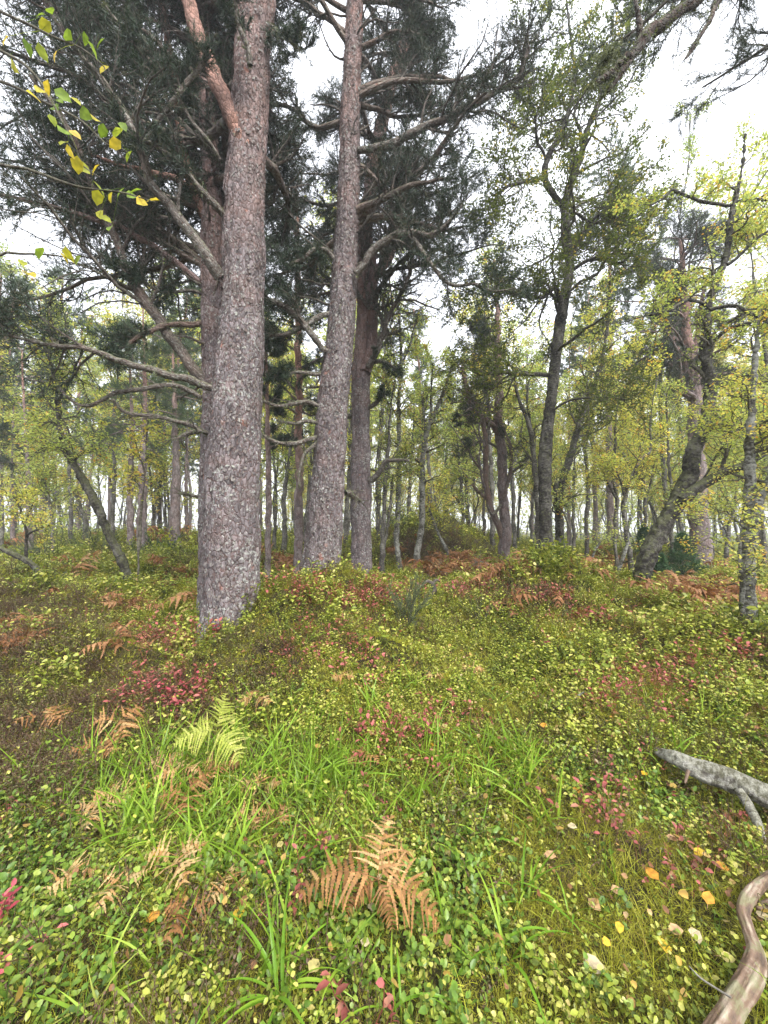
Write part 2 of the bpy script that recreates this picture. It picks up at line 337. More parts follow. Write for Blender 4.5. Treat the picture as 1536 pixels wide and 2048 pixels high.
def birchbark(name, dark=(.020, .017, .014), pale=(.115, .108, .095), amt=.34, moss=.5, scale=1.):
    m, t, N, K = newmat(name)
    bc = attr(t, 'bc').outputs['Vector']
    mp = N('ShaderNodeMapping'); mp.inputs['Scale'].default_value = (22 * scale, 22 * scale, 34 * scale); K(bc, mp.inputs[0])
    n1 = N('ShaderNodeTexNoise'); n1.inputs['Scale'].default_value = 1; n1.inputs['Detail'].default_value = 5; n1.inputs['Roughness'].default_value = .7; K(mp.outputs[0], n1.inputs['Vector'])
    n2 = N('ShaderNodeTexNoise'); n2.inputs['Scale'].default_value = 3.5; n2.inputs['Detail'].default_value = 2; K(bc, n2.inputs['Vector'])
    f = math_(t, 'ADD', n1.outputs[0], math_(t, 'MULTIPLY', math_(t, 'SUBTRACT', n2.outputs[0], .5), .6))
    c0 = .66 - amt * .32
    r = ramp(t, [(c0 - .1, dark), (c0, tuple(.5 * (a + b) for a, b in zip(dark, pale))), (c0 + .12, pale)]); K(f, r.inputs[0]); col = r.outputs[0]
    g = N('ShaderNodeNewGeometry'); sx = N('ShaderNodeSeparateXYZ'); K(g.outputs['Normal'], sx.inputs[0])
    n3 = N('ShaderNodeTexNoise'); n3.inputs['Scale'].default_value = 26; n3.inputs['Detail'].default_value = 3; K(bc, n3.inputs['Vector'])
    mf = math_(t, 'ADD', sx.outputs[2], math_(t, 'MULTIPLY', math_(t, 'SUBTRACT', n3.outputs[0], .42), 2.2)); mr = ramp(t, [(.2, (0, 0, 0)), (.75, (1, 1, 1))]); K(mf, mr.inputs[0])
    col = mix(t, math_(t, 'MULTIPLY', mr.outputs[0], moss), col, (.11, .12, .045))
    p = N('ShaderNodeBsdfPrincipled'); K(col, p.inputs['Base Color']); p.inputs['Roughness'].default_value = .8; p.inputs['Specular IOR Level'].default_value = .3
    bp = N('ShaderNodeBump'); bp.inputs['Strength'].default_value = .9; bp.inputs['Distance'].default_value = .025; K(n1.outputs[0], bp.inputs['Height']); K(bp.outputs[0], p.inputs['Normal'])
    o = N('ShaderNodeOutputMaterial'); K(p.outputs[0], o.inputs[0]); return m

def groundmat():
    m, t, N, K = newmat('moss_and_litter')
    tc = N('ShaderNodeTexCoord')
    def noise(s, d=4, r=.6):
        n = N('ShaderNodeTexNoise'); n.inputs['Scale'].default_value = s; n.inputs['Detail'].default_value = d; n.inputs['Roughness'].default_value = r; K(tc.outputs['Object'], n.inputs['Vector']); return n.outputs[0]
    a = ramp(t, [(.3, (.025, .018, .01)), (.45, (.04, .036, .012)), (.58, (.07, .068, .018)), (.72, (.08, .05, .028))]); K(noise(2.3), a.inputs[0])
    b = ramp(t, [(.3, (.45, .4, .35)), (.55, (1, 1, 1)), (.75, (1.5, 1.4, 1.1))]); K(noise(45, 3, .7), b.inputs[0])
    col = mix(t, 1., a.outputs[0], b.outputs[0], 'MULTIPLY')
    p = N('ShaderNodeBsdfPrincipled'); K(col, p.inputs['Base Color']); p.inputs['Roughness'].default_value = .9; p.inputs['Specular IOR Level'].default_value = .2
    bp = N('ShaderNodeBump'); bp.inputs['Distance'].default_value = .03; K(noise(60, 4, .7), bp.inputs['Height']); K(bp.outputs[0], p.inputs['Normal'])
    o = N('ShaderNodeOutputMaterial'); K(p.outputs[0], o.inputs[0]); return m

M = dict(
    pine=pinebark(), pine_limb=pinebark('pine_limb_bark', lich=.6, grey=(.13, .115, .10), sc=1.6, moss=.5),
    limb_silhouette=pinebark('mossy_silhouette_bark', lich=.25, grey=(.05, .043, .036), sc=1.6, moss=.6),  # bark colour darkened to imitate a silhouette against the sky; the moss is moss
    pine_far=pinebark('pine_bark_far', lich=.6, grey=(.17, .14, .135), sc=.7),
    birch_grey=birchbark('birch_bark_grey', dark=(.035, .03, .025), pale=(.18, .17, .15), amt=.45), birch=birchbark('birch_bark'), birch_pale=birchbark('birch_bark_lichened', dark=(.045, .04, .032), pale=(.27, .27, .24), amt=.52, moss=.35),
    twig=birchbark('twig_bark', dark=(.06, .05, .04), pale=(.17, .16, .12), amt=.4, moss=.3),
    needle=leafmat('pine_needles', [(0, (.022, .036, .024)), (.5, (.036, .058, .038)), (.85, (.055, .08, .052)), (1, (.09, .085, .05))], trans=.15, spots=False),  # near needles darkened in colour to imitate a shaded, backlit canopy
    needle_far=leafmat('pine_needles_far', [(0, (.05, .08, .045)), (1, (.11, .155, .08))], trans=.3, spots=False),  # far copy, lighter in colour to imitate the brighter background
    birch_leaf=leafmat('birch_leaves', [(0, (.24, .32, .11)), (.5, (.40, .48, .16)), (.8, (.60, .61, .19)), (.95, (.70, .58, .15)), (1, (.56, .30, .08))], trans=.5, spots=False),
    birch_leaf_green=leafmat('birch_leaves_green', [(0, (.16, .23, .075)), (.6, (.29, .38, .11)), (.93, (.44, .48, .13)), (1, (.52, .42, .10))], trans=.5, spots=False),
    birch_leaf_dark=leafmat('birch_leaves_backlit', [(0, (.06, .085, .03)), (.6, (.11, .145, .045)), (.93, (.2, .22, .06)), (1, (.4, .33, .08))], trans=.45, spots=False),  # greens darkened to imitate a crown seen against the light
    birch_leaf_yellow=leafmat('birch_leaves_yellow', [(0, (.29, .37, .10)), (.45, (.50, .54, .15)), (.85, (.76, .64, .17)), (1, (.62, .36, .09))], trans=.5, spots=False),
    ground=groundmat(),
    beard=leafmat('beard_lichen', [(0, (.08, .09, .05)), (.6, (.14, .16, .085)), (1, (.22, .25, .16))], trans=.2, spots=False),
)

# ------------------------------------------------------------------ the trees, read off the photograph: (px, py, width in px), depths
def limb(pts, d0, d1=None, n=None):
    d1 = d0 if d1 is None else d1; m = len(pts)
    Y = np.linspace(d0, d1, m)
    P = np.array([at(p[0], p[1], y) for p, y in zip(pts, Y)])
    W = np.array([p[2] * y / (2 * FPX) / math.sqrt(1 + ((p[0] - 768) / FPX) ** 2) for p, y in zip(pts, Y)])
    L = np.linalg.norm(np.diff(P, axis=0), axis=1).sum()
    return smooth_path(P, W, n or max(6, int(L / .12)))
SPECS = []
def spec(**k):
    b = k['trunk'][0][0]; base = at(b[0], b[1], k['trunk'][1]); k['base'] = base
    if k.get('ctrl', True): TREE_BASES.append(base)
    SPECS.append(k); return k

# -- front pine (nearest, forked orange limb)
spec(name='pine_tree', sp='pine', hero=2, cat='pine tree', label='nearest and thickest pine, pinkish grey plated bark, pale lichen at its foot',
     trunk=([(460, 1258, 122), (461, 1200, 113), (462, 1100, 112), (464, 1000, 108), (470, 900, 104), (475, 800, 100), (481, 700, 92), (485, 600, 86), (488, 500, 84), (490, 400, 82), (495, 300, 79), (500, 200, 76), (506, 100, 78), (512, 0, 80), (520, -160, 78), (535, -420, 70)], 3.9, 4.2),
     limbs=[([(492, 300, 30), (468, 245, 38), (442, 185, 35), (412, 110, 32), (392, 60, 32), (375, 0, 30), (340, -120, 24)], 3.98, 4.2, .85),
            ([(428, 778, 15), (395, 765, 17), (350, 752, 18), (290, 735, 17), (230, 715, 16), (170, 695, 15), (100, 690, 12), (20, 672, 9), (-80, 640, 5)], 3.9, 3.3, 0),
            ([(440, 555, 24), (420, 525, 26), (385, 470, 23), (340, 410, 21), (300, 365, 19), (285, 310, 18), (255, 240, 18), (215, 175, 15), (160, 110, 13), (110, 40, 12), (60, -60, 8)], 3.95, 3.2, 0),
            ([(446, 430, 15), (425, 405, 16), (385, 360, 13), (350, 322, 12), (300, 285, 11), (255, 270, 8)], 3.95, 3.4, 0),
            ([(440, 320, 8), (420, 285, 9), (380, 240, 9), (340, 170, 8), (270, 90, 7), (210, 10, 5)], 4.0, 3.5, 0),
            ([(500, 130, 13), (492, 90, 12), (475, 45, 10), (470, 0, 9), (462, -60, 6)], 3.75, 3.5, 0),
            ([(532, 45, 6), (570, 75, 5), (600, 100, 3)], 4.1, 3.8, 0)],
     wz=(3.6, 6.5), wmax=.32, crown=dict(limbs=18, z=(4.6, 8.5), L=(1.6, 3.2), az=(1.5, 3.0)))
spec(name='pine_tree', sp='pine', hero=1, cat='pine tree', label='pine close behind the thickest one on its left, long mossy branches reaching left',
     trunk=([(432, 1232, 74), (432, 1150, 66), (431, 1000, 64), (431, 900, 62), (434, 800, 62), (432, 700, 58), (430, 600, 52), (424, 500, 44), (426, 400, 40), (420, 300, 34), (410, 180, 32), (405, 60, 30), (400, -150, 26)], 4.45, 4.7),
     limbs=[([(425, 470, 30), (408, 430, 26), (392, 390, 22), (372, 320, 19), (358, 240, 17), (352, 160, 15), (335, 80, 14), (320, 0, 12), (300, -100, 9)], 4.6, 4.9, .9),
            ([(412, 762, 28), (392, 740, 26), (352, 690, 26), (315, 635, 25), (280, 590, 24), (255, 540, 22), (232, 485, 18), (205, 420, 17), (185, 370, 16), (165, 310, 13), (120, 230, 11), (60, 150, 8)], 4.5, 3.9, .1),
            ([(405, 570, 18), (370, 540, 16), (330, 510, 15), (290, 485, 14), (240, 455, 13), (180, 435, 12), (110, 415, 10), (40, 398, 9), (-50, 380, 6)], 4.6, 4.0, .35),
            ([(402, 795, 13), (375, 780, 13), (340, 770, 12), (290, 778, 11), (240, 785, 10), (205, 800, 9), (170, 812, 8), (140, 800, 7), (115, 770, 5)], 4.5, 4.1, 0),
            ([(404, 862, 11), (380, 850, 12), (345, 838, 11), (290, 832, 9), (245, 822, 8), (225, 800, 5)], 4.5, 4.1, 0),
            ([(415, 866, 10), (395, 862, 12), (370, 868, 10), (352, 880, 7)], 4.35, 4.1, 0),
            ([(400, 995, 8), (378, 990, 7), (358, 984, 4)], 4.5, 4.3, 0),
            ([(405, 645, 16), (380, 650, 14), (330, 652, 13), (290, 665, 11), (250, 690, 9), (210, 705, 6)], 4.5, 4.0, .3),
            ([(408, 590, 9), (380, 582, 8), (330, 585, 7), (280, 562, 6), (230, 540, 4)], 4.6, 4.1, 0),
            ([(412, 440, 18), (392, 395, 16), (360, 362, 15), (310, 345, 11), (240, 330, 8), (120, 290, 6)], 4.6, 4.2, .8),
            ([(290, 285, 11), (320, 235, 11), (350, 200, 11), (385, 150, 10), (418, 108, 8)], 3.75, 3.6, 0)],
     wz=(3.0, 5.5), wmax=.35, crown=dict(limbs=54, z=(4.1, 9), L=(2.0, 4.0), az=(1.3, 3.5)))
spec(name='pine_tree', sp='pine', hero=2, cat='pine tree', label='middle pine of the front row, leaning slightly right, dark plated bark, mossy boughs',
     trunk=([(636, 1180, 84), (642, 1140, 72), (648, 1080, 68), (652, 1000, 66), (660, 900, 62), (667, 800, 60), (678, 700, 56), (686, 600, 53), (692, 500, 50), (697, 400, 46), (699, 300, 42), (702, 200, 38), (706, 100, 36), (710, 0, 34), (716, -200, 28)], 5.0, 5.3),
     limbs=[([(712, 548, 14), (730, 525, 15), (748, 498, 15), (770, 483, 14), (800, 468, 13), (830, 466, 12), (855, 474, 11), (880, 462, 9), (900, 440, 8), (926, 410, 4)], 5.0, 4.6, 0),
            ([(818, 470, 8), (845, 500, 8), (870, 540, 7), (905, 570, 6), (950, 568, 5), (985, 582, 4), (1030, 575, 3)], 4.75, 4.5, 0),
            ([(716, 300, 12), (745, 297, 13), (790, 285, 14), (835, 262, 14), (880, 240, 13), (920, 220, 12), (965, 200, 12), (1005, 175, 12), (1035, 155, 11), (1052, 115, 10), (1054, 78, 6)], 5.1, 4.6, 0),
            ([(662, 705, 10), (640, 688, 12), (610, 650, 13), (585, 625, 13), (560, 610, 12), (530, 600, 9), (500, 590, 6)], 5.0, 4.7, 0),
            ([(668, 625, 10), (640, 632, 12), (600, 655, 10), (560, 668, 8), (520, 665, 6)], 5.1, 4.8, 0),
            ([(650, 742, 8), (625, 748, 8), (590, 745, 6), (550, 752, 4)], 5.1, 4.8, 0),
            ([(643, 815, 8), (615, 805, 9), (580, 808, 8), (545, 812, 7), (525, 800, 5)], 5.0, 4.8, 0),
            ([(640, 848, 8), (615, 842, 8), (590, 848, 7), (560, 842, 4)], 5.0, 4.8, 0),
            ([(640, 874, 9), (615, 878, 9), (585, 888, 9), (555, 885, 8), (525, 870, 6)], 5.0, 4.7, 0),
            ([(636, 885, 8), (612, 905, 7), (600, 935, 5), (598, 975, 3)], 5.0, 4.8, 0),
            ([(690, 985, 12), (705, 992, 10), (718, 1000, 7)], 5.2, 5.6, 0),
            ([(676, 528, 8), (650, 500, 9), (630, 498, 8), (600, 520, 6), (570, 530, 4)], 5.1, 4.8, 0)],
     wz=(4.6, 8), wmax=.3, crown=dict(limbs=26, z=(4.9, 10), L=(1.4, 2.9)))
spec(name='pine_tree', sp='pine', hero=1, cat='pine tree', label='third pine of the front row, dividing into two stems at mid height, orange above',
     trunk=([(725, 1178, 44), (724, 1120, 40), (722, 1000, 40), (722, 900, 37), (721, 800, 36), (722, 740, 38), (724, 690, 28), (728, 620, 27), (726, 550, 26), (728, 480, 26), (738, 400, 27), (748, 320, 27), (765, 240, 25), (785, 160, 22), (812, 80, 20), (840, 0, 17), (880, -120, 12)], 7.0, 7.3),
     limbs=[([(728, 745, 26), (742, 700, 24), (746, 640, 22), (744, 580, 22), (752, 545, 20), (775, 520, 17), (790, 480, 14), (800, 400, 12), (830, 330, 10)], 7.0, 7.2, .35),
            ([(744, 560, 14), (745, 520, 14), (738, 470, 13), (735, 420, 11)], 7.1, 7.2, .35),
            ([(735, 735, 10), (755, 700, 11), (770, 650, 10), (795, 600, 9), (815, 560, 8), (830, 500, 6)], 6.9, 6.5, 0),
            ([(738, 815, 9), (756, 800, 8), (770, 780, 6)], 7.0, 6.7, 0), ([(738, 730, 8), (756, 722, 8), (780, 728, 7), (800, 745, 4)], 7.0, 6.7, 0),
            ([(742, 962, 11), (758, 945, 10), (770, 925, 10), (790, 920, 8), (818, 922, 6)], 6.9, 6.6, 0),
            ([(706, 830, 9), (694, 832, 9), (684, 838, 8)], 7.0, 7.2, 0)],
     wz=(3.6, 6), wmax=.5, crown=dict(limbs=27, z=(5.2, 11), L=(1.4, 2.9)))
spec(name='pine_tree', sp='pine', hero=0, cat='pine tree', label='slender pine with orange upper stem between the thickest pine and the middle pine',
     trunk=([(596, 1165, 22), (597, 1100, 18), (598, 900, 16), (598, 750, 14), (596, 600, 12), (594, 480, 10), (592, 380, 8)], 9.0, 9.2), limbs=[], wz=(2.2, 4.5), wmax=1., crown=dict(limbs=30, z=(3.6, 9), L=(.9, 1.9)))
spec(name='pine_tree', sp='pine', hero=0, cat='pine tree', label='thin brown young pine right of the thickest trunk, low needle branches',
     trunk=([(535, 1192, 14), (536, 1100, 12), (537, 950, 11), (534, 820, 9), (532, 700, 7)], 8.0), limbs=[], wz=(2, 4.5), wmax=.5, crown=dict(limbs=16, z=(2.9, 5.6), L=(.4, .8)))
spec(name='old_pine', sp='pine', hero=0, cat='pine tree', label='twisted many-limbed old pine behind the brushwood heap, pinkish bare limbs',
     trunk=([(1011, 1146, 32), (1010, 1120, 25), (1010, 1050, 23), (1005, 980, 21), (1003, 900, 20), (999, 850, 19), (998, 780, 15), (996, 700, 12), (994, 600, 9), (990, 520, 7)], 10.0),
     limbs=[([(1006, 1075, 14), (992, 1040, 14), (978, 1005, 13), (972, 950, 12), (972, 900, 11), (966, 840, 9), (950, 800, 8), (935, 775, 7), (925, 730, 5)], 10, 9.6, .25),
            ([(1000, 870, 12), (985, 850, 11), (962, 832, 10), (940, 805, 9), (930, 770, 8), (925, 740, 6)], 10, 9.5, .4),
            ([(976, 1000, 8), (958, 985, 7), (945, 968, 5)], 10, 9.6, .3), ([(1006, 1000, 8), (1020, 950, 7), (1022, 900, 6), (1010, 860, 4)], 9.9, 9.6, .2),
            ([(1010, 960, 6), (1035, 935, 5), (1055, 920, 3)], 10, 9.6, 0), ([(1000, 900, 6), (970, 880, 5), (945, 890, 4), (925, 905, 3)], 10, 9.4, 0),
            ([(1002, 1010, 6), (985, 1030, 5), (975, 1010, 4)], 9.8, 9.6, 0)],
     wz=(3.6, 7), wmax=.5, crown=dict(limbs=16, z=(3.5, 7.2), L=(.8, 1.6), side=-1))
spec(name='pine_tree', sp='pine', hero=0, cat='pine tree', label='large grey pine on the right behind the leaning birch, dense dark green crown',
     trunk=([(1408, 1158, 62), (1404, 1130, 47), (1400, 1080, 44), (1396, 1000, 42), (1392, 900, 36), (1388, 800, 31), (1380, 720, 26), (1372, 640, 20), (1366, 560, 15), (1362, 480, 10)], 10.0),
     limbs=[([(1384, 770, 16), (1365, 720, 14), (1345, 680, 12), (1330, 620, 9), (1310, 560, 6)], 10, 9.6, .5), ([(1382, 740, 14), (1392, 690, 12), (1400, 620, 9), (1412, 560, 6)], 10, 10.2, .5)],
     wz=(4.4, 7), wmax=.6, crown=dict(limbs=60, z=(4.2, 10.2), L=(1.3, 2.6)))
# -- birches
spec(name='birch_tree', sp='birch', hero=1, cat='birch tree', label='tall dark sinuous birch forking high against the white sky, right of the centre',
     trunk=([(1092, 1168, 37), (1092, 1110, 29), (1090, 1000, 25), (1091, 900, 27), (1102, 800, 23), (1113, 700, 22), (1128, 600, 23), (1138, 540, 18), (1133, 450, 17), (1130, 410, 19), (1142, 370, 13), (1163, 310, 13), (1178, 250, 12), (1205, 190, 10), (1240, 110, 8), (1262, 30, 6), (1280, -60, 4)], 7.0, 7.0),
     limbs=[([(1130, 415, 14), (1105, 390, 13), (1088, 350, 13), (1098, 310, 12), (1120, 270, 10), (1135, 230, 9), (1150, 150, 7), (1140, 60, 5), (1130, -30, 3)], 7, 6.8),
            ([(1163, 310, 8), (1160, 260, 7), (1150, 230, 6), (1170, 160, 4)], 7, 7.3), ([(1088, 355, 8), (1060, 362, 7), (1020, 372, 6), (990, 392, 4)], 7, 6.6),
            ([(1092, 320, 6), (1075, 280, 5), (1068, 220, 4)], 6.9, 6.6),
            ([(1128, 640, 14), (1118, 590, 12), (1108, 575, 11), (1090, 590, 10), (1062, 595, 9), (1020, 583, 8), (985, 590, 5), (950, 570, 4)], 6.9, 6.4),
            ([(1140, 545, 8), (1160, 528, 8), (1195, 516, 8), (1235, 525, 6), (1255, 520, 4)], 7, 6.6), ([(1136, 505, 8), (1158, 480, 7), (1185, 450, 6), (1230, 440, 4)], 7, 7.3),
            ([(1100, 750, 10), (1060, 747, 9), (1020, 745, 9), (985, 748, 7), (950, 745, 5)], 6.9, 6.5), ([(1132, 420, 7), (1158, 430, 6), (1180, 445, 6), (1205, 425, 5), (1240, 430, 3)], 7, 6.7),
            ([(1108, 820, 5), (1140, 800, 5), (1190, 795, 4), (1250, 798, 3)], 6.9, 6.6), ([(1132, 460, 6), (1110, 500, 5), (1085, 520, 4), (1040, 540, 3)], 7, 6.6)],
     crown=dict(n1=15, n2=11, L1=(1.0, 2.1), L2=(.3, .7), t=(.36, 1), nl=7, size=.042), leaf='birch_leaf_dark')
spec(name='birch_tree', sp='birch', hero=1, cat='birch tree', label='birch close behind the tall dark one, slightly thinner and curving right at the top',
     trunk=([(1122, 1160, 24), (1120, 1080, 19), (1118, 1000, 16), (1128, 950, 16), (1140, 915, 15), (1155, 860, 13), (1172, 810, 12), (1190, 770, 11), (1203, 720, 9), (1215, 650, 7), (1220, 560, 5)], 8.2),
     limbs=[([(1121, 1070, 10), (1112, 1000, 10), (1112, 965, 8)], 8.1, 8.0), ([(1163, 835, 6), (1200, 800, 5), (1230, 790, 4)], 8.2, 8)],
     crown=dict(n1=10, n2=6, L1=(.6, 1.3), L2=(.25, .5), t=(.4, 1), nl=5, size=.045), leaf='birch_leaf')
spec(name='birch_tree', sp='birch', hero=0, cat='birch tree', label='thin birch rising just left behind the tall dark birch',
     trunk=([(1078, 1140, 14), (1077, 1050, 12), (1075, 1000, 11), (1068, 920, 11), (1058, 850, 9), (1045, 815, 8), (1033, 785, 6), (1025, 740, 4)], 9.2), limbs=[([(1062, 865, 6), (1055, 800, 5), (1058, 760, 4)], 9.2, 9.3)],
     crown=dict(n1=8, n2=6, L1=(.5, 1.1), L2=(.25, .5), t=(.45, 1), nl=5, size=.047), leaf='birch_leaf')
spec(name='leaning_birch', sp='birch', hero=2, cat='birch tree', label='thick birch leaning strongly to the right with rough grey bark, then rising upright',
     trunk=([(1278, 1182, 42), (1286, 1150, 38), (1298, 1105, 38), (1322, 1058, 38), (1350, 1010, 37), (1378, 955, 36), (1388, 900, 34), (1405, 865, 29), (1417, 810, 25), (1421, 765, 27), (1410, 710, 22), (1413, 650, 20), (1420, 600, 18), (1434, 560, 16), (1452, 510, 15), (1460, 450, 14), (1470, 400, 11), (1485, 330, 7), (1490, 270, 4)], 5.4),
     limbs=[([(1362, 1000, 30), (1385, 985, 28), (1405, 970, 26), (1440, 950, 24), (1478, 933, 22), (1520, 912, 20), (1580, 880, 16), (1660, 860, 9)], 5.3, 5.0),
            ([(1420, 690, 10), (1445, 665, 10), (1480, 650, 9), (1540, 640, 6)], 5.4, 5.1), ([(1455, 530, 10), (1480, 510, 9), (1510, 480, 8), (1550, 455, 5)], 5.4, 5.2),
            ([(1415, 615, 9), (1380, 600, 9), (1340, 620, 8), (1300, 630, 5)], 5.4, 5.0), ([(1465, 410, 9), (1430, 408, 8), (1380, 395, 8), (1345, 378, 8), (1330, 395, 5), (1300, 412, 3)], 5.4, 5.1),
            ([(1468, 405, 8), (1500, 400, 8), (1550, 402, 5)], 5.4, 5.5), ([(1418, 620, 12), (1460, 612, 10), (1500, 625, 11), (1540, 650, 8)], 5.2, 4.9),
            ([(1400, 875, 8), (1440, 850, 7), (1480, 860, 6), (1540, 840, 4)], 5.3, 5.0), ([(1405, 960, 5), (1440, 900, 5), (1470, 850, 4), (1490, 800, 3)], 5.3, 5.1)],
     crown=dict(n1=8, n2=7, L1=(.5, 1.2), L2=(.2, .45), t=(.45, 1), nl=6, size=.036), leaf='birch_leaf')
spec(name='birch_tree', sp='birch', hero=1, cat='birch tree', bark='birch_pale', label='twin-stemmed lichen-covered birch at the right edge, nearest birch',
     trunk=([(1497, 1275, 44), (1497, 1230, 34), (1496, 1150, 32), (1497, 1090, 34), (1502, 1030, 33), (1500, 970, 24), (1498, 900, 22), (1503, 840, 20), (1506, 780, 15), (1512, 700, 11), (1520, 620, 8)], 3.9),
     limbs=[([(1502, 1050, 24), (1515, 1010, 22), (1530, 975, 22), (1545, 940, 20), (1560, 880, 16), (1570, 800, 12)], 3.85, 3.8),
            ([(1488, 1240, 12), (1484, 1180, 10), (1481, 1120, 8), (1480, 1080, 6)], 3.85, 3.8), ([(1494, 1060, 8), (1470, 1040, 6), (1452, 1020, 4)], 3.9, 3.8), ([(1504, 840, 8), (1475, 860, 6), (1450, 865, 3)], 3.9, 4)],
     crown=dict(n1=7, n2=6, L1=(.4, .9), L2=(.2, .4), t=(.5, 1), nl=5, size=.030), leaf='birch_leaf_yellow')
spec(name='birch_tree', sp='birch', hero=1, cat='birch tree', label='thin crooked birch with pale lichen on its foot, standing right of the third front pine',
     trunk=([(801, 1162, 12), (799, 1130, 11), (793, 1080, 11), (796, 1020, 10), (798, 950, 9), (798, 870, 9), (798, 800, 8), (803, 725, 7), (800, 660, 5), (795, 600, 4)], 8.6), bark='birch_pale',
     limbs=[([(802, 730, 5), (820, 690, 4), (832, 640, 3)], 8.6, 8.4), ([(798, 800, 4), (780, 780, 4), (770, 745, 3)], 8.6, 8.5), ([(798, 925, 6), (812, 915, 4)], 8.6, 8.5)],
     crown=dict(n1=9, n2=6, L1=(.5, 1.2), L2=(.25, .5), t=(.4, 1), nl=5, size=.045), leaf='birch_leaf')
spec(name='birch_tree', sp='birch', hero=1, cat='birch tree', label='pale-footed birch bending right, second thin birch right of the third front pine',
     trunk=([(833, 1158, 13), (834, 1110, 12), (840, 1075, 12), (844, 1040, 11), (845, 960, 11), (846, 910, 10), (855, 860, 9), (870, 825, 8), (885, 790, 7), (900, 745, 5), (910, 700, 4)], 9.0), bark='birch_pale',
     limbs=[([(848, 900, 6), (850, 850, 5), (845, 800, 4)], 9, 9.1), ([(862, 840, 5), (862, 780, 4), (866, 730, 3)], 9, 8.8)],
     crown=dict(n1=9, n2=6, L1=(.5, 1.2), L2=(.25, .5), t=(.4, 1), nl=5, size=.047), leaf='birch_leaf')
spec(name='birch_tree', sp='birch', hero=0, cat='birch tree', label='dark many-stemmed birch just right of the third front pine', trunk=([(766, 1160, 11), (765, 1100, 10), (768, 1030, 9), (772, 960, 9), (776, 900, 7), (780, 830, 5), (790, 760, 4)], 8.2),
     limbs=[([(766, 1100, 7), (775, 1050, 6), (782, 1000, 5), (786, 950, 4)], 8.2, 8.3), ([(767, 1060, 6), (756, 1010, 5), (752, 950, 4), (757, 890, 3)], 8.2, 8.4)],
     crown=dict(n1=8, n2=6, L1=(.5, 1.1), L2=(.25, .5), t=(.5, 1), nl=5, size=.045), leaf='birch_leaf')
spec(name='birch_tree', sp='birch', hero=0, cat='birch tree', label='small bent white-barked birch in front of the mossy mound', bark='birch_pale', trunk=([(900, 1130, 8), (896, 1105, 7), (886, 1085, 7), (876, 1062, 6), (866, 1040, 6), (858, 1015, 4), (856, 980, 3)], 10.5), limbs=[],
     crown=dict(n1=7, n2=5, L1=(.4, .8), L2=(.2, .4), t=(.5, 1), nl=5, size=.047), leaf='birch_leaf_yellow')
spec(name='leaning_birch', sp='birch', hero=1, cat='birch tree', label='mossy birch on the left leaning to the left, left of the two nearest pines',
     trunk=([(268, 1192, 22), (258, 1160, 21), (241, 1115, 20), (215, 1065, 20), (198, 1020, 19), (180, 985, 18), (160, 950, 17), (143, 920, 17), (126, 885, 16), (118, 845, 13), (114, 790, 10), (100, 720, 7), (80, 650, 4)], 5.8),
     limbs=[([(145, 922, 7), (165, 905, 6), (190, 900, 4)], 5.8, 5.7), ([(120, 850, 5), (100, 842, 4)], 5.8, 5.7), ([(118, 800, 7), (150, 740, 6), (170, 680, 4)], 5.8, 6)],
     crown=dict(n1=9, n2=6, L1=(.5, 1.1), L2=(.2, .45), t=(.5, 1), nl=6, size=.037), leaf='birch_leaf')
spec(name='rowan_sapling', sp='birch', hero=0, cat='young tree', label='thin dark stem beside the foot of the mossy left-leaning birch', bark='twig',
     trunk=([(275, 1188, 6), (277, 1130, 6), (278, 1080, 6), (281, 1040, 5), (285, 990, 5), (291, 940, 4), (293, 880, 4), (298, 830, 3)], 5.8), limbs=[([(290, 945, 4), (278, 910, 3), (268, 870, 2)], 5.8, 5.8), ([(290, 950, 4), (268, 952, 3), (262, 965, 2)], 5.7, 5.6)],
     crown=dict(n1=5, n2=4, L1=(.3, .6), L2=(.15, .3), t=(.6, 1), nl=4, size=.045), leaf='birch_leaf_yellow')
spec(name='fallen_birch', sp='birch', hero=1, cat='fallen tree', label='mossy half-fallen birch trunk sloping down to the right at the left edge',
     trunk=([(158, 1196, 14), (140, 1184, 16), (110, 1168, 15), (80, 1145, 14), (55, 1122, 14), (25, 1108, 13), (-10, 1092, 12), (-80, 1060, 9)], 5.6, 5.4),
     limbs=[([(52, 1122, 8), (52, 1085, 7), (56, 1062, 7), (45, 1045, 6), (40, 1015, 5), (25, 992, 3)], 5.5, 5.4), ([(57, 1068, 6), (75, 1060, 5), (100, 1050, 3)], 5.4, 5.3), ([(48, 1050, 5), (60, 1020, 4), (70, 1000, 3)], 5.4, 5.5)],
     crown=dict(n1=5, n2=5, L1=(.3, .6), L2=(.15, .3), t=(.5, 1), nl=5, size=.034, limbonly=1), leaf='birch_leaf_yellow')
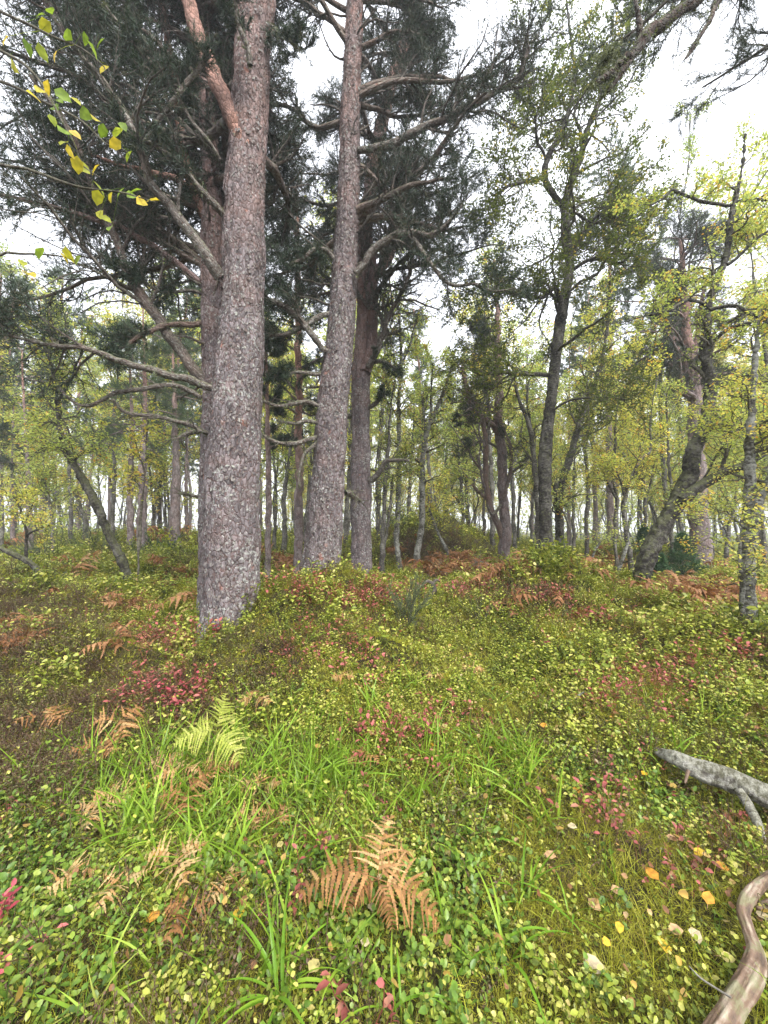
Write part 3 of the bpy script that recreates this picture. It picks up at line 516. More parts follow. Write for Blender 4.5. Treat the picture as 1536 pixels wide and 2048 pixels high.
def small(label, pts, d, limbs=(), leaf='birch_leaf', bark=None, sp='birch', name='birch_tree', sz=None, cat=None, n1=10, n2=7, t0=.4, cr=None):
    k = dict(name=name, sp=sp, hero=0, cat=cat or ('birch tree' if sp == 'birch' else 'pine tree'), label=label, trunk=(pts, d), limbs=[(l, d, d) for l in limbs], leaf=leaf)
    (xa, ya, wa), (xb, yb, wb) = pts[-2], pts[-1]; e = (pts[0][1] - yb) * (.30 if d > 8.5 else .12); dx = (xb - xa) / max(1, ya - yb) * e * .6
    pts.append((xb + dx, yb - e * .5, max(2.5, wb * .8))); pts.append((xb + dx * 1.2, yb - e, 2))
    k['crown'] = cr or (dict(n1=n1, n2=n2, L1=(.06 * d, .13 * d), L2=(.03 * d, .055 * d), t=(t0, 1), nl=5, size=sz or .0056 * d) if sp == 'birch' else dict(limbs=22, z=(.25 * d, .8 * d), L=(.09 * d, .18 * d)))
    if bark: k['bark'] = bark
    if sp == 'pine': k['wz'] = (.35 * d, .6 * d); k['wmax'] = .8
    spec(**k)
small('slim dark birch right of the middle gap, straight stem under yellow leaves', [(1232, 1142, 9), (1231, 1090, 8), (1230, 1045, 8), (1235, 1000, 8), (1228, 960, 7), (1229, 900, 7), (1232, 850, 5), (1236, 780, 3)], 9, [[(1235, 1000, 6), (1220, 975, 5), (1205, 940, 4)]], 'birch_leaf_yellow')
small('forked sinuous birch left of the thick leaning birch', [(1264, 1152, 12), (1258, 1100, 10), (1250, 1050, 10), (1249, 1010, 11), (1252, 980, 9), (1268, 942, 8), (1285, 915, 7), (1302, 895, 6), (1300, 850, 4), (1310, 780, 3)], 8, [[(1252, 1000, 6), (1240, 960, 4), (1225, 920, 3)]], 'birch_leaf_yellow')
small('short leaning lichened birch stem in front of the slim dark birch', [(1230, 1168, 10), (1238, 1140, 9), (1248, 1110, 8), (1255, 1080, 5), (1258, 1040, 3)], 7, bark='birch_pale', n1=4, n2=4)
small('tiny white dead stem among orange bracken right of the tall birches', [(1185, 1148, 5), (1186, 1120, 4), (1188, 1104, 4), (1195, 1092, 3), (1202, 1080, 2)], 9, bark='birch_pale', n1=3, n2=3, name='birch_sapling', cat='young tree')
small('grey birch seen through the gap left of the large right pine', [(1288, 1120, 11), (1288, 1060, 10), (1290, 1000, 8), (1284, 950, 7), (1278, 880, 5), (1282, 800, 3)], 12.5, [[(1289, 1010, 6), (1300, 970, 5), (1310, 920, 3)]], 'birch_leaf_yellow')
small('dark birch just left of the large right pine behind the young spruces', [(1346, 1146, 12), (1345, 1100, 11), (1342, 1050, 10), (1345, 1000, 8), (1338, 930, 6), (1335, 860, 4)], 9.2, [[(1343, 1060, 6), (1360, 1020, 5), (1368, 980, 3)]], 'birch_leaf')
small('bowed birch right of the large pine, leaning right', [(1450, 1146, 12), (1453, 1100, 10), (1458, 1055, 9), (1468, 1015, 8), (1474, 970, 6), (1490, 920, 5), (1500, 860, 3)], 10.5, [[(1456, 1070, 6), (1440, 1040, 4), (1432, 1000, 3)]], 'birch_leaf')
small('thin birch far right between the large pine and the twin-stemmed birch', [(1424, 1130, 7), (1428, 1080, 6), (1432, 1020, 5), (1440, 950, 4), (1445, 880, 3)], 13, leaf='birch_leaf')
small('birch beyond the right edge birch, pale green leaves', [(1530, 1150, 10), (1528, 1080, 9), (1522, 1000, 7), (1530, 920, 5), (1540, 840, 3)], 11, leaf='birch_leaf_green')
small('dark straight birch behind the old twisted pine', [(1030, 1108, 9), (1028, 1050, 8), (1027, 990, 7), (1025, 940, 7), (1040, 880, 5), (1048, 800, 3)], 14, leaf='birch_leaf_green')
small('slight birch between the twisted pine and the tall birches', [(1064, 1112, 7), (1063, 1070, 6), (1062, 1040, 6), (1068, 980, 4), (1070, 900, 3)], 15, leaf='birch_leaf')
small('short dark trunk on the left shoulder of the mossy mound', [(819, 1064, 12), (819, 1030, 11), (818, 1000, 8), (822, 940, 6), (826, 860, 4)], 16, leaf='birch_leaf_yellow')
small('left one of the dark stem pair on the mossy mound', [(926, 1068, 8), (926, 1030, 7), (925, 1000, 6), (920, 950, 5), (915, 880, 3)], 16, leaf='birch_leaf')
small('right one of the dark stem pair on the mossy mound, thicker', [(936, 1070, 9), (936, 1030, 8), (934, 1000, 7), (932, 950, 6), (935, 880, 4)], 16.5, [[(935, 1040, 5), (918, 1005, 4), (905, 990, 3)]], leaf='birch_leaf')
small('short dark stem at the right end of the mossy mound', [(968, 1084, 8), (968, 1050, 7), (967, 1020, 5), (972, 960, 4), (970, 900, 3)], 17, leaf='birch_leaf_green')
small('grey birch behind the mound left of the pair of dark stems', [(893, 1056, 9), (892, 1000, 8), (890, 950, 7), (896, 880, 5), (905, 800, 3)], 18, leaf='birch_leaf_green')
small('brown-leaved bushy young birch on top of the mound', [(870, 1060, 5), (872, 1020, 4), (868, 985, 3)], 14, leaf='birch_leaf_yellow', name='birch_sapling', cat='young tree', n1=7, n2=5, t0=.1)
small('yellow birch behind the two thin pale-footed birches', [(862, 1062, 9), (861, 1000, 8), (858, 940, 7), (850, 860, 5), (846, 780, 3)], 15.5, leaf='birch_leaf_green')
small('slanting birch between the middle pine and the slender orange pine', [(612, 1110, 9), (611, 1050, 8), (618, 980, 7), (622, 900, 6), (615, 800, 4)], 13, leaf='birch_leaf')
small('dark leaning trunk between the thin young pine and the slender orange pine', [(566, 1110, 11), (570, 1050, 10), (568, 1000, 9), (574, 950, 8), (580, 900, 6), (590, 830, 4)], 12.5, leaf='birch_leaf_green')
small('thin birch close behind the right side of the thickest pine', [(548, 1108, 8), (550, 1050, 7), (552, 990, 6), (548, 920, 5), (545, 850, 3)], 14, leaf='birch_leaf')
small('birch with yellow leaves behind the gap of middle and third pine', [(690, 1108, 10), (692, 1040, 9), (696, 980, 8), (700, 900, 6), (702, 820, 4)], 13.5, leaf='birch_leaf_yellow')
small('left one of two grey pines side by side behind the left-leaning birch', [(262, 1102, 18), (261, 1060, 15), (260, 1000, 14), (262, 940, 12), (265, 860, 9), (262, 780, 6)], 12, sp='pine', name='pine_tree')
small('right and thicker one of two grey pines behind the left-leaning birch', [(283, 1104, 25), (283, 1060, 21), (284, 1000, 20), (286, 940, 17), (288, 860, 13), (290, 780, 9), (288, 700, 6)], 11.5, sp='pine', name='pine_tree')
small('grey pine in the distance midway between the left-leaning birch and the pines', [(349, 1092, 26), (349, 1060, 22), (350, 1000, 20), (352, 940, 17), (350, 860, 12), (348, 780, 8)], 14.5, sp='pine', name='pine_tree')
small('slim distant pine right of the far grey pine, left of the front pines', [(372, 1075, 12), (373, 1040, 10), (373, 1000, 9), (372, 940, 7), (374, 880, 5)], 17, sp='pine', name='pine_tree')
small('thin dark birch left of the far grey pine', [(306, 1080, 8), (306, 1045, 7), (305, 1000, 5), (300, 940, 4)], 16, leaf='birch_leaf_yellow')
small('thin grey birch touching the far grey pine on its left', [(331, 1082, 7), (331, 1040, 6), (330, 990, 5), (326, 930, 3)], 16.5, leaf='birch_leaf')
small('grey pine above the half-fallen birch at the left edge', [(62, 1128, 15), (60, 1080, 13), (58, 1020, 12), (56, 960, 10), (52, 880, 8), (48, 800, 5)], 10.5, sp='pine', name='pine_tree')
small('brown pine stem left of the grey one near the left edge', [(26, 1095, 10), (26, 1050, 9), (25, 1000, 8), (24, 930, 6), (26, 860, 4)], 14, sp='pine', name='pine_tree')
small('dark stem at the very left edge', [(3, 1100, 11), (4, 1050, 10), (3, 1000, 8), (0, 930, 6), (5, 850, 4)], 13, leaf='birch_leaf')
small('slender crooked birch between the half-fallen and left-leaning birches', [(108, 1120, 7), (106, 1080, 6), (104, 1040, 6), (98, 1000, 5), (90, 960, 4), (85, 900, 3)], 9.5, [[(103, 1030, 4), (90, 990, 3), (80, 960, 2)]], 'birch_leaf')
small('dark broken trunk low behind the left-leaning birch', [(171, 1092, 14), (171, 1060, 12), (170, 1040, 11), (160, 1010, 8), (150, 990, 5)], 14, leaf='birch_leaf_yellow', n1=5)
small('birch with bright yellow crown between left-leaning birch and nearest pines', [(225, 1090, 9), (226, 1020, 8), (230, 950, 7), (225, 860, 6), (235, 760, 4), (240, 680, 3)], 12.5, leaf='birch_leaf_yellow', n1=11, n2=7)
small('tall pale yellow birch far back left of the nearest pines', [(320, 1076, 8), (318, 1000, 7), (322, 900, 6), (315, 800, 5), (318, 700, 3)], 17, leaf='birch_leaf_yellow', n1=11, n2=7)
small('pale green birch high over the far left wood', [(140, 1100, 10), (142, 1020, 9), (138, 920, 8), (130, 820, 6), (125, 720, 4)], 13, leaf='birch_leaf', n1=11, n2=7)
small('green birch behind the third pine with crown over the thin birches', [(755, 1085, 10), (757, 1000, 9), (760, 900, 8), (765, 800, 7), (770, 700, 5), (775, 620, 3)], 12.5, leaf='birch_leaf_green', n1=11, n2=7)
small('yellow-green birch behind the twisted pine with broad crown', [(985, 1100, 10), (984, 1000, 9), (980, 900, 8), (975, 800, 6), (968, 700, 4), (970, 640, 3)], 13, leaf='birch_leaf', n1=11, n2=7)
small('birch between the tall birches and the slim dark birch, yellow crown', [(1175, 1120, 10), (1173, 1050, 9), (1176, 970, 8), (1170, 880, 7), (1180, 780, 5), (1185, 700, 3)], 12, leaf='birch_leaf_yellow', n1=11, n2=7)
small('pale birch at the foot of the tall birches on their right', [(1150, 1135, 8), (1148, 1080, 7), (1146, 1000, 6), (1150, 920, 5), (1156, 840, 3)], 12, leaf='birch_leaf', n1=8)
small('green birch standing behind the leaning birch with its crown over the dark pine', [(1330, 1120, 12), (1332, 1020, 11), (1325, 900, 10), (1320, 780, 8), (1330, 660, 6), (1345, 540, 4), (1360, 430, 3)], 11.5, leaf='birch_leaf_green', n1=10, n2=7)
small('golden birch leaning in at the right edge above the twin-stemmed birch', [(1560, 1150, 14), (1550, 1050, 13), (1545, 950, 11), (1548, 820, 9), (1530, 700, 7), (1510, 580, 5), (1500, 480, 4)], 8.0, leaf='birch_leaf_yellow', n1=12, n2=8)

# ------------------------------------------------------------------ solve the terrain, build it
tps_solve()
def build_ground():
    r = np.concatenate([np.linspace(0, 1, 6)[1:] * .3, np.geomspace(.34, 30, 330), np.geomspace(31, 1400, 50)]); n = 420
    th = np.arange(n) / n * 2 * math.pi
    # finer towards the view
    th = th + .55 * np.sin(2 * (th)) * 0
    X = r[:, None] * np.sin(th); Y = r[:, None] * np.cos(th)
    Z = gz(X.ravel(), Y.ravel()).reshape(X.shape)
    f = np.clip((r - 60) / 100, 0, 1)[:, None]; Z = Z * (1 - f) - .5 * f
    mb = MB(); V = np.stack([X, Y, Z], -1).reshape(-1, 3); k = len(r)
    i = np.arange(k - 1)[:, None] * n; j = np.arange(n)[None]; j2 = (j + 1) % n
    Q = np.stack([i + j, i + n + j, i + n + j2, i + j2], -1).reshape(-1, 4)
    V = np.vstack([V, [0, 0, float(gz(0, 0)[0])]]); c = len(V) - 1
    T = np.stack([np.full(n, c), (np.arange(n) + 1) % n, np.arange(n)], -1)[:, [0, 2, 1]]
    mb.add(V, T, Q)
    o = mb.build('ground', M['ground'], smooth=True); o['kind'] = 'structure'
    # normals up
    me = o.data; me.flip_normals() if me.polygons[len(T) + 50].normal.z < 0 else None
    return o
build_ground()

# ------------------------------------------------------------------ tree builders
def bark_disp(amp, sx, sz, flare=0., lobes=5, seed=0):
    def f(th, s, R):
        x, y = np.cos(th) * R, np.sin(th) * R
        c = vnoise(x * sx, y * sx, s * sz + 0 * x, s=seed); c2 = vnoise(x * sx * 2.3, y * sx * 2.3, s * sz * 2.1 + 0 * x, s=seed + 1); c3 = vnoise(x * 4, y * 4, s * 1.6 + 0 * x, s=seed + 2)
        d = amp * (np.clip(c * 2, -.8, 1) + .5 * c2) + .018 * c3 * (R / .2)
        if flare: d = d + R * flare * np.exp(-s / .28) * (.55 + .45 * np.cos(lobes * th + seed))
        return d
    return f
def flakes(mb, U, Wv, T, s, P, Rr, n, size, zmax=None, lift=.008, seed=0):
    k = rng.integers(0, len(P) - 1, n); f = rng.random(n)[:, None]; th = rng.random(n) * 2 * math.pi
    c = P[k] * (1 - f) + P[k + 1] * f; R = (Rr[k] * (1 - f[:, 0]) + Rr[k + 1] * f[:, 0])[:, None]
    out = U[k] * np.cos(th)[:, None] + Wv[k] * np.sin(th)[:, None]; side = nrm(np.cross(T[k], out)); up = T[k]
    sz = (size * (.35 + 1.1 * rng.random(n) ** 1.6))[:, None]; pos = c + out * (R + .002)
    ang = rng.normal(size=n) * .5; ca, sa = np.cos(ang)[:, None], np.sin(ang)[:, None]
    ax, ay = side * ca + up * sa, up * ca - side * sa
    ring = []
    for q in range(6):
        a = q / 6 * 2 * math.pi; rr = (.55 + .6 * rng.random(n))[:, None] * sz
        o2 = lift * (1.0 + .9 * rng.random(n)[:, None] * (1 if math.sin(a) < 0 else .2))
        v = pos + ax * rr * math.cos(a) * .62 + ay * rr * math.sin(a) * 1.15
        h = v - c; h = h - up * (h * up).sum(1, keepdims=True); hl = np.linalg.norm(h, axis=1, keepdims=True)
        v = v - h + h / hl * (R + o2); ring.append(v)
    cen = pos + out * lift * .9
    V = np.stack([cen] + ring, 1).reshape(-1, 3); b = np.arange(n)[:, None, None] * 7
    tri = np.array([[0, 1 + q, 1 + (q + 1) % 6] for q in range(6)])[None]
    rim = V.reshape(n, 7, 3)[:, 1:]; 
    mb.add(V, (b + tri).reshape(-1, 3), None, np.repeat(rng.random(n), 7))
barkflake = leafmat('bark_flakes', [(0, (.08, .05, .045)), (.3, (.13, .105, .102)), (.7, (.20, .178, .175)), (.92, (.25, .235, .235)), (1, (.34, .35, .33))], trans=0., rough=.85, spec=.2, k=.82)
flake_warm = leafmat('bark_flakes_warm', [(0, (.2, .12, .10)), (.5, (.28, .2, .18)), (1, (.38, .32, .3))], trans=0., rough=.85, spec=.2)

NLEAF = [0]
def resample(P, Rr, n):
    s = np.append(0, np.cumsum(np.linalg.norm(np.diff(P, axis=0), axis=1))); q = np.linspace(0, s[-1], n)
    return np.stack([np.interp(q, s, P[:, i]) for i in range(3)], 1), np.interp(q, s, Rr)
def build_tree(k):
    pine = k['sp'] == 'pine'; hero = k['hero']
    tp, d0 = k['trunk'][0], k['trunk'][1]; d1 = k['trunk'][2] if len(k['trunk']) > 2 else d0
    P, W = limb(tp, d0, d1)
    base = P[0].copy(); base[2] = float(gz(base[0], base[1])[0])
    root = empty(k['name'], base); tag(root, k['label'], k['cat'])
    # run the trunk into the ground
    dn = P[0] - P[1]; dn[2] = -abs(dn[2]); dn = dn / np.linalg.norm(dn)
    dist = max(.25, (P[0][2] - base[2]) + .25)
    P = np.vstack([P[0] + np.array([dn[0] * .3, dn[1] * .3, -dist]), P]); W = np.append(W[0] * 1.08, W)
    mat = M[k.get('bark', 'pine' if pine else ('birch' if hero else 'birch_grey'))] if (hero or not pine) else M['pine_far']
    z0 = P[:, 2]
    warm = (np.clip((z0 - k['wz'][0]) / (k['wz'][1] - k['wz'][0]), 0, 1) * k['wmax'] if pine else 0.)
    kk, step = {2: (110, .03), 1: (64, .05), 0: (14, .15)}[hero]
    if not hero:
        kk = 12
        jit = rng.normal(size=P.shape) * np.minimum(W[:, None] * .25, .018); jit[:2] = 0; P = P + jit
    L = np.linalg.norm(np.diff(P, axis=0), axis=1).sum(); n = max(8, int(L / step))
    s = np.append(0, np.cumsum(np.linalg.norm(np.diff(P, axis=0), axis=1))); q = np.linspace(0, s[-1], n)
    Wp = np.interp(q, s, np.broadcast_to(warm, s.shape)); P2, W2 = smooth_path(P, W, n)
    seed = rng.integers(1000)
    if hero:
        dsp = bark_disp(.013 if pine else .012, 24 if pine else 22, 6 if pine else 26, flare=.2 if k['name'] != 'fallen_birch' else 0, seed=seed)
    else:
        dsp = bark_disp(.008, 14, 5, flare=.25, seed=seed)
    mb = MB(); fr = tube(mb, P2, W2, k=kk, warm=Wp, disp=dsp)
    trunk = mb.build('trunk', mat, root, smooth=True)
    if pine and hero:
        fm = MB(); area = 2 * math.pi * W2.mean() * L
        nf = int(area / (.022 ** 2) * (.62 if hero == 2 else .4) ); nf = min(nf, 11000 if hero == 2 else 5000)
        flakes(fm, *fr, P2, W2, nf, .0165, lift=.009)
        fl = fm.build('bark_flakes', barkflake, root, kind='stuff')
    # pictured limbs
    lim = []; L0P, L0R, L0W = [], [], []
    for l in k['limbs']:
        pts, a, b = l[0], l[1], l[2]; lw = l[3] if len(l) > 3 else 0
        p, w = limb(pts, a, b)
        # kink and roughen a little
        nj = rng.normal(size=p.shape) * np.minimum(w[:, None] * (.35 if not pine else .25), .008); nj[0] = 0; p = p + nj
        m_ = MB(); n_ = max(8, int(np.linalg.norm(np.diff(p, axis=0), axis=1).sum() / (.04 if hero else .15)))
        p, w = smooth_path(p, w, n_)
        tube(m_, p, w, k=16 if hero else 8, warm=lw, disp=bark_disp(min(.006, w.mean() * .2), 40, 25, seed=seed + 5))
        big = w[0] > .05
        bm = (M['pine'] if lw > .3 else M['pine_limb']) if pine else mat
        m_.build('branch', bm, root, smooth=True)
        q, r = resample(p, w, 14); L0P.append(q); L0R.append(r); L0W.append(lw)
    tw, lf = MB(), MB(); c = k['crown']
    D = d0
    if pine:
        # unseen-from-below boughs all around the upper trunk
        zz = rng.uniform(c['z'][0], c['z'][1], c['limbs']) + base[2]
        idx = [int(np.argmin(abs(P2[:, 2] - z))) for z in zz]; ok = [i for i, z in zip(idx, zz) if abs(P2[i, 2] - z) < .3]
        if not ok: ok = [len(P2) - 2 - int(v) for v in rng.integers(0, max(2, len(P2) // 3), c['limbs'])]
        pos = P2[ok]; rr = np.maximum(W2[ok] * .35, .018)
        Ln = rng.uniform(c['L'][0], c['L'][1], len(ok)) * (1 - .35 * (pos[:, 2] - pos[:, 2].min()) / max(.1, np.ptp(pos[:, 2])))
        az = rng.random(len(ok)) * 2 * math.pi
        if hero: az = rng.uniform(c.get('az', (-.25, 3.4))[0], c.get('az', (-.25, 3.4))[1], len(ok))                   # boughs mostly away from the camera, leaving the trunks in view
        if c.get('side'): az = math.pi + rng.normal(size=len(ok)) * .8
        d = np.stack([np.cos(az), np.sin(az), .25 + .35 * rng.random(len(ok))], 1); d = nrm(d)
        LP = np.zeros((len(ok), 14, 3)); LP[:, 0] = pos; g = 0
        for q in range(1, 14):
            d = nrm(d + rng.normal(size=d.shape) * .13 + np.array([0, 0, -.02])); LP[:, q] = LP[:, q - 1] + d * (Ln / 13)[:, None]
        LR = rr[:, None] * np.linspace(1, .25, 14)[None]
        tubes_batch(tw, LP, LR, k=7, warm=.1)
        parents = [(LP, LR, .25, hero + 1)]; bare = []
        if L0P:
            for q_, (p_, r_) in enumerate(zip(L0P, L0R)):
                hgt = p_[-1, 2] - base[2]; ln_ = np.linalg.norm(np.diff(p_, axis=0), axis=1).sum()
                if hgt < 2.6 or ln_ < .45: bare.append((p_, r_))            # low dead boughs carry only bare twigs
                else: parents.append((p_[None], r_[None], .8 if L0W[q_] >= .8 else (.5 if hgt < 3.6 else .22), hero + 1))
        for (p_, r_) in bare:
            A, B = grow(p_[None], r_[None], 7, .25, 1, .15, .55, .9, 0., .3, n=7, rs=.4, rend=.3); tubes_batch(tw, A, np.maximum(B, .0025), k=4)
            A, B = grow(A, B, 4, .2, 1, .06, .2, .8, 0, .3, n=4); tubes_batch(tw, A, np.maximum(B, .0015), k=3)
        if hero and k['label'][:7] != 'nearest':
            q_, r_ = resample(P2, W2, 14); A, B = grow(q_[None], r_[None], 34, .28, .98, .35, 1.1, 1.2, .1, .28, n=8, rs=.16, rend=.3, shrink=.2); tubes_batch(tw, A, np.clip(B, .004, .016), k=5)
            A, B = grow(A, B, 6, .2, 1, .1, .35, .8, 0, .3, n=5); tubes_batch(tw, A, np.clip(B, .002, .006), k=3)
        if hero and L0P:
            bl = MB(); allp = np.concatenate([p_ for p_ in L0P]); allr = np.concatenate([r_ for r_ in L0R]); nn_ = 700 if hero == 2 else 450
            i = rng.integers(0, len(allp) - 1, nn_); ps = allp[i] + (allp[i + 1] - allp[i]) * (rng.random((nn_, 1)) if True else 0) * (np.linalg.norm(allp[i + 1] - allp[i], axis=1, keepdims=True) < .5)
            ps = ps + rng.normal(size=ps.shape) * allr[i][:, None] * .7; needles(bl, ps, np.tile([0., 0, -1], (nn_, 1)) + rng.normal(size=(nn_, 3)) * .45, nn=6, L=.035, w=.0035, spread=1.0)
            bl.build('beard_lichen', M['beard'], root, kind='stuff')
        for (a, b, t0, lvl) in parents:
            n1 = 16 if hero else 9; n2 = 13 if hero else 8
            lens = np.linalg.norm(np.diff(a, axis=1), axis=2).sum(1).mean()
            if len(a) == 1: n1 = max(5, int(n1 * min(1.4, lens / 1.6)))
            A, B = grow(a, b, n1, t0, 1, lens * .22, lens * .5, .75, .12, .22, n=7, rs=.45, rend=.3)
            tubes_batch(tw, A, B, k=4)
            A2, B2 = grow(A, B, n2, .1, 1, lens * .10, lens * .24, .8, .08, .2, bend=.04, n=4, rs=.5, rend=.5)
            tubes_batch(tw, A2, B2, k=3)
            nt = 5 if hero else 4
            for tt in np.linspace(.15, 1, nt):
                f = tt * 3; i = min(int(f), 2); u = f - i
                ps = A2[:, i] * (1 - u) + A2[:, i + 1] * u; dr = nrm(A2[:, i + 1] - A2[:, i])
                if hero: needles(lf, ps, dr, nn=6, L=.058, w=.0036, spread=.8)
                else: needles(lf, ps, dr, nn=6, L=.085 * max(1, D / 11), w=.0042 * max(1, D / 11), spread=.9)
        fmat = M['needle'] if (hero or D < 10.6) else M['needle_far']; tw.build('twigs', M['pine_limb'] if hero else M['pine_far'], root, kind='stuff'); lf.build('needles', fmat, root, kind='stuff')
    else:
        par, pr = [], []
        if not c.get('limbonly'):
            q, r = resample(P2, W2, 14); 
            h = int(14 * .0); par.append(q); pr.append(r)
        par += L0P; pr += L0R
        a, b = np.array(par), np.array(pr)
        t0 = c['t'][0]
        A, B = grow(a[:1], b[:1], int(c['n1'] * 2.2), t0, 1, c['L1'][0], c['L1'][1], .95, .18, .28, n=8, rs=.45, rend=.3)
        S = [(A, B)]
        if len(a) > 1:
            A, B = grow(a[1:], b[1:], c['n1'], .25, 1, c['L1'][0] * .8, c['L1'][1] * .8, .9, .12, .28, n=8, rs=.5, rend=.3, shrink=.3); S.append((A, B))
        for A, B in S:
            B = np.minimum(B, .03); tubes_batch(tw, A, B, k=4)
            A2, B2 = grow(A, B, c['n2'], .15, 1, c['L2'][0], c['L2'][1], .8, .0, .3, bend=-.04, n=5, rs=.5, rend=.5)
            B2 = np.minimum(B2, .008); tubes_batch(tw, A2, np.maximum(B2, .0006 * D), k=3)
            N2 = len(A2); per = int(c['nl'] * 3.6)
            t = rng.random((N2, per)) ** .7 * 3.999; i = t.astype(int); u = (t - i)[..., None]; rI = np.arange(N2)[:, None]
            ps = (A2[rI, i] * (1 - u) + A2[rI, i + 1] * u).reshape(-1, 3) + rng.normal(size=(N2 * per, 3)) * c['size'] * .8
            clump = np.repeat(rng.normal(size=N2) * .18, per)
            av = np.clip(rng.beta(2, 2.2, N2 * per) + clump, 0, 1)
            leaves(lf, ps, np.full(len(ps), c['size']), a=av); NLEAF[0] += len(ps)
        tw.build('twigs', M['twig'], root, kind='stuff'); lf.build('leaves', M[k.get('leaf', 'birch_leaf')], root, kind='stuff')
    return root
for k in SPECS: build_tree(k)

# ------------------------------------------------------------------ birches and pines further back: a few grown ones, copied
def far_tree(label, h, lean, leafm, group, pine=False):
    root = empty('far_pine' if pine else 'far_birch', (0, 0, 0)); tag(root, label, 'pine tree' if pine else 'birch tree', group)
    n = 12; t = np.linspace(0, 1, n); P = np.stack([lean * t ** 1.5 + np.cumsum(rng.normal(size=n)) * .16 * (not pine), np.cumsum(rng.normal(size=n)) * .1, t * h - .3], 1)
    Rr = (.12 if pine else .06) * (1 - .8 * t) * (.8 + .5 * rng.random()); P, Rr = smooth_path(P, Rr, 24)
    mb = MB(); tube(mb, P, Rr, k=9, warm=np.clip(t_ := (P[:, 2] - 4) / 4, 0, .9) if pine else 0., disp=bark_disp(.012, 6, 4, .25))
    mb.build('trunk', M['pine_far'] if pine else M['birch_grey'], root, smooth=True)
    tw, lf = MB(), MB(); a, b = resample(P, Rr, 14); a, b = a[None], b[None]
    A, B = grow(a, b, 30 if pine else 26, .42 if pine else .25, 1, 1.2, 2.4 if pine else 2.6, 1.1 if pine else .8, .1 if pine else .35, .2, n=8, rs=.4, rend=.3); tubes_batch(tw, A, B, k=3)
    A2, B2 = grow(A, B, 9, .15, 1, .4, .9, .8, .0, .25, n=5, rs=.5, rend=.5); tubes_batch(tw, A2, np.maximum(B2, .008), k=3)
    if pine:
        for f in (.4, 1.4, 2.2, 3, 3.8):
            i = int(f); ps = A2[:, i] * (1 - f + i) + A2[:, i + 1] * (f - i); needles(lf, ps, nrm(A2[:, i + 1] - A2[:, i]), nn=10, L=.15, w=.014, spread=.9)
    else:
        N2 = len(A2); per = 30; tt = rng.random((N2, per)) * 3.999; i = tt.astype(int); u = (tt - i)[..., None]; r = np.arange(N2)[:, None]
        ps = (A2[r, i] * (1 - u) + A2[r, i + 1] * u).reshape(-1, 3) + rng.normal(size=(N2 * per, 3)) * .09
        av = np.clip(rng.beta(2, 2.2, N2 * per) + np.repeat(rng.normal(size=N2) * .2, per), 0, 1); leaves(lf, ps, np.full(len(ps), .08), a=av)
    tw.build('twigs', M['twig'], root, kind='stuff'); lf.build('needles' if pine else 'leaves', leafm, root, kind='stuff')
    return root
def copy_tree(o):
    c = o.copy(); COL.objects.link(c)
    for ch in list(o.children):
        d = ch.copy(); COL.objects.link(d); d.parent = c
    return c
GB, GP = 'slender birches far back in the wood', 'pines far back in the wood'
LB, LP_ = 'slender autumn birch far back among many others in the misty wood', 'pine with dark crown far back in the misty wood'
protos = [far_tree(LB, 9.5, .8, M['birch_leaf'], GB), far_tree(LB, 8.5, -1.2, M['birch_leaf_yellow'], GB), far_tree(LB, 10.5, .3, M['birch_leaf_green'], GB),
          far_tree(LB, 7.5, 1.6, M['birch_leaf_yellow'], GB), far_tree(LB, 9, -.5, M['birch_leaf'], GB), far_tree(LP_, 11, .3, M['needle_far'], GP, True), far_tree(LP_, 12.5, -.3, M['needle_far'], GP, True)]
used = set(); placed = [tuple(b[:2]) for b in TREE_BASES]
def put_far(x, y, i):
    o = protos[i] if i not in used else copy_tree(protos[i]); used.add(i)
    o.location = (x, y, float(gz(x, y)[0]) - .05); o.rotation_euler = (0, 0, random.random() * 6.28); s = random.uniform(1.0, 1.6); o.scale = (s, s, s); placed.append((x, y))
cnt = 0; tries = 0
while cnt < 132 and tries < 6000:
    tries += 1
    y = 12.5 + 30 * random.random() ** 1.1; x = random.uniform(-1.08, 1.08) * y
    if abs(x) < 0 or any((x - a) ** 2 + (y - b) ** 2 < (1.3 + .03 * y) ** 2 for a, b in placed): continue
    px = 768 + FPX * x / y
    if 860 < px < 1000 and y < 17: continue
    pineP = .3 if px < 450 else .12
    i = random.choice([5, 6]) if random.random() < pineP else random.choice([0, 1, 2, 3, 4, 0, 1, 3] if px < 1100 else [1, 3, 1, 4, 0])
    if cnt < 7: i = cnt
    put_far(x, y, i); cnt += 1
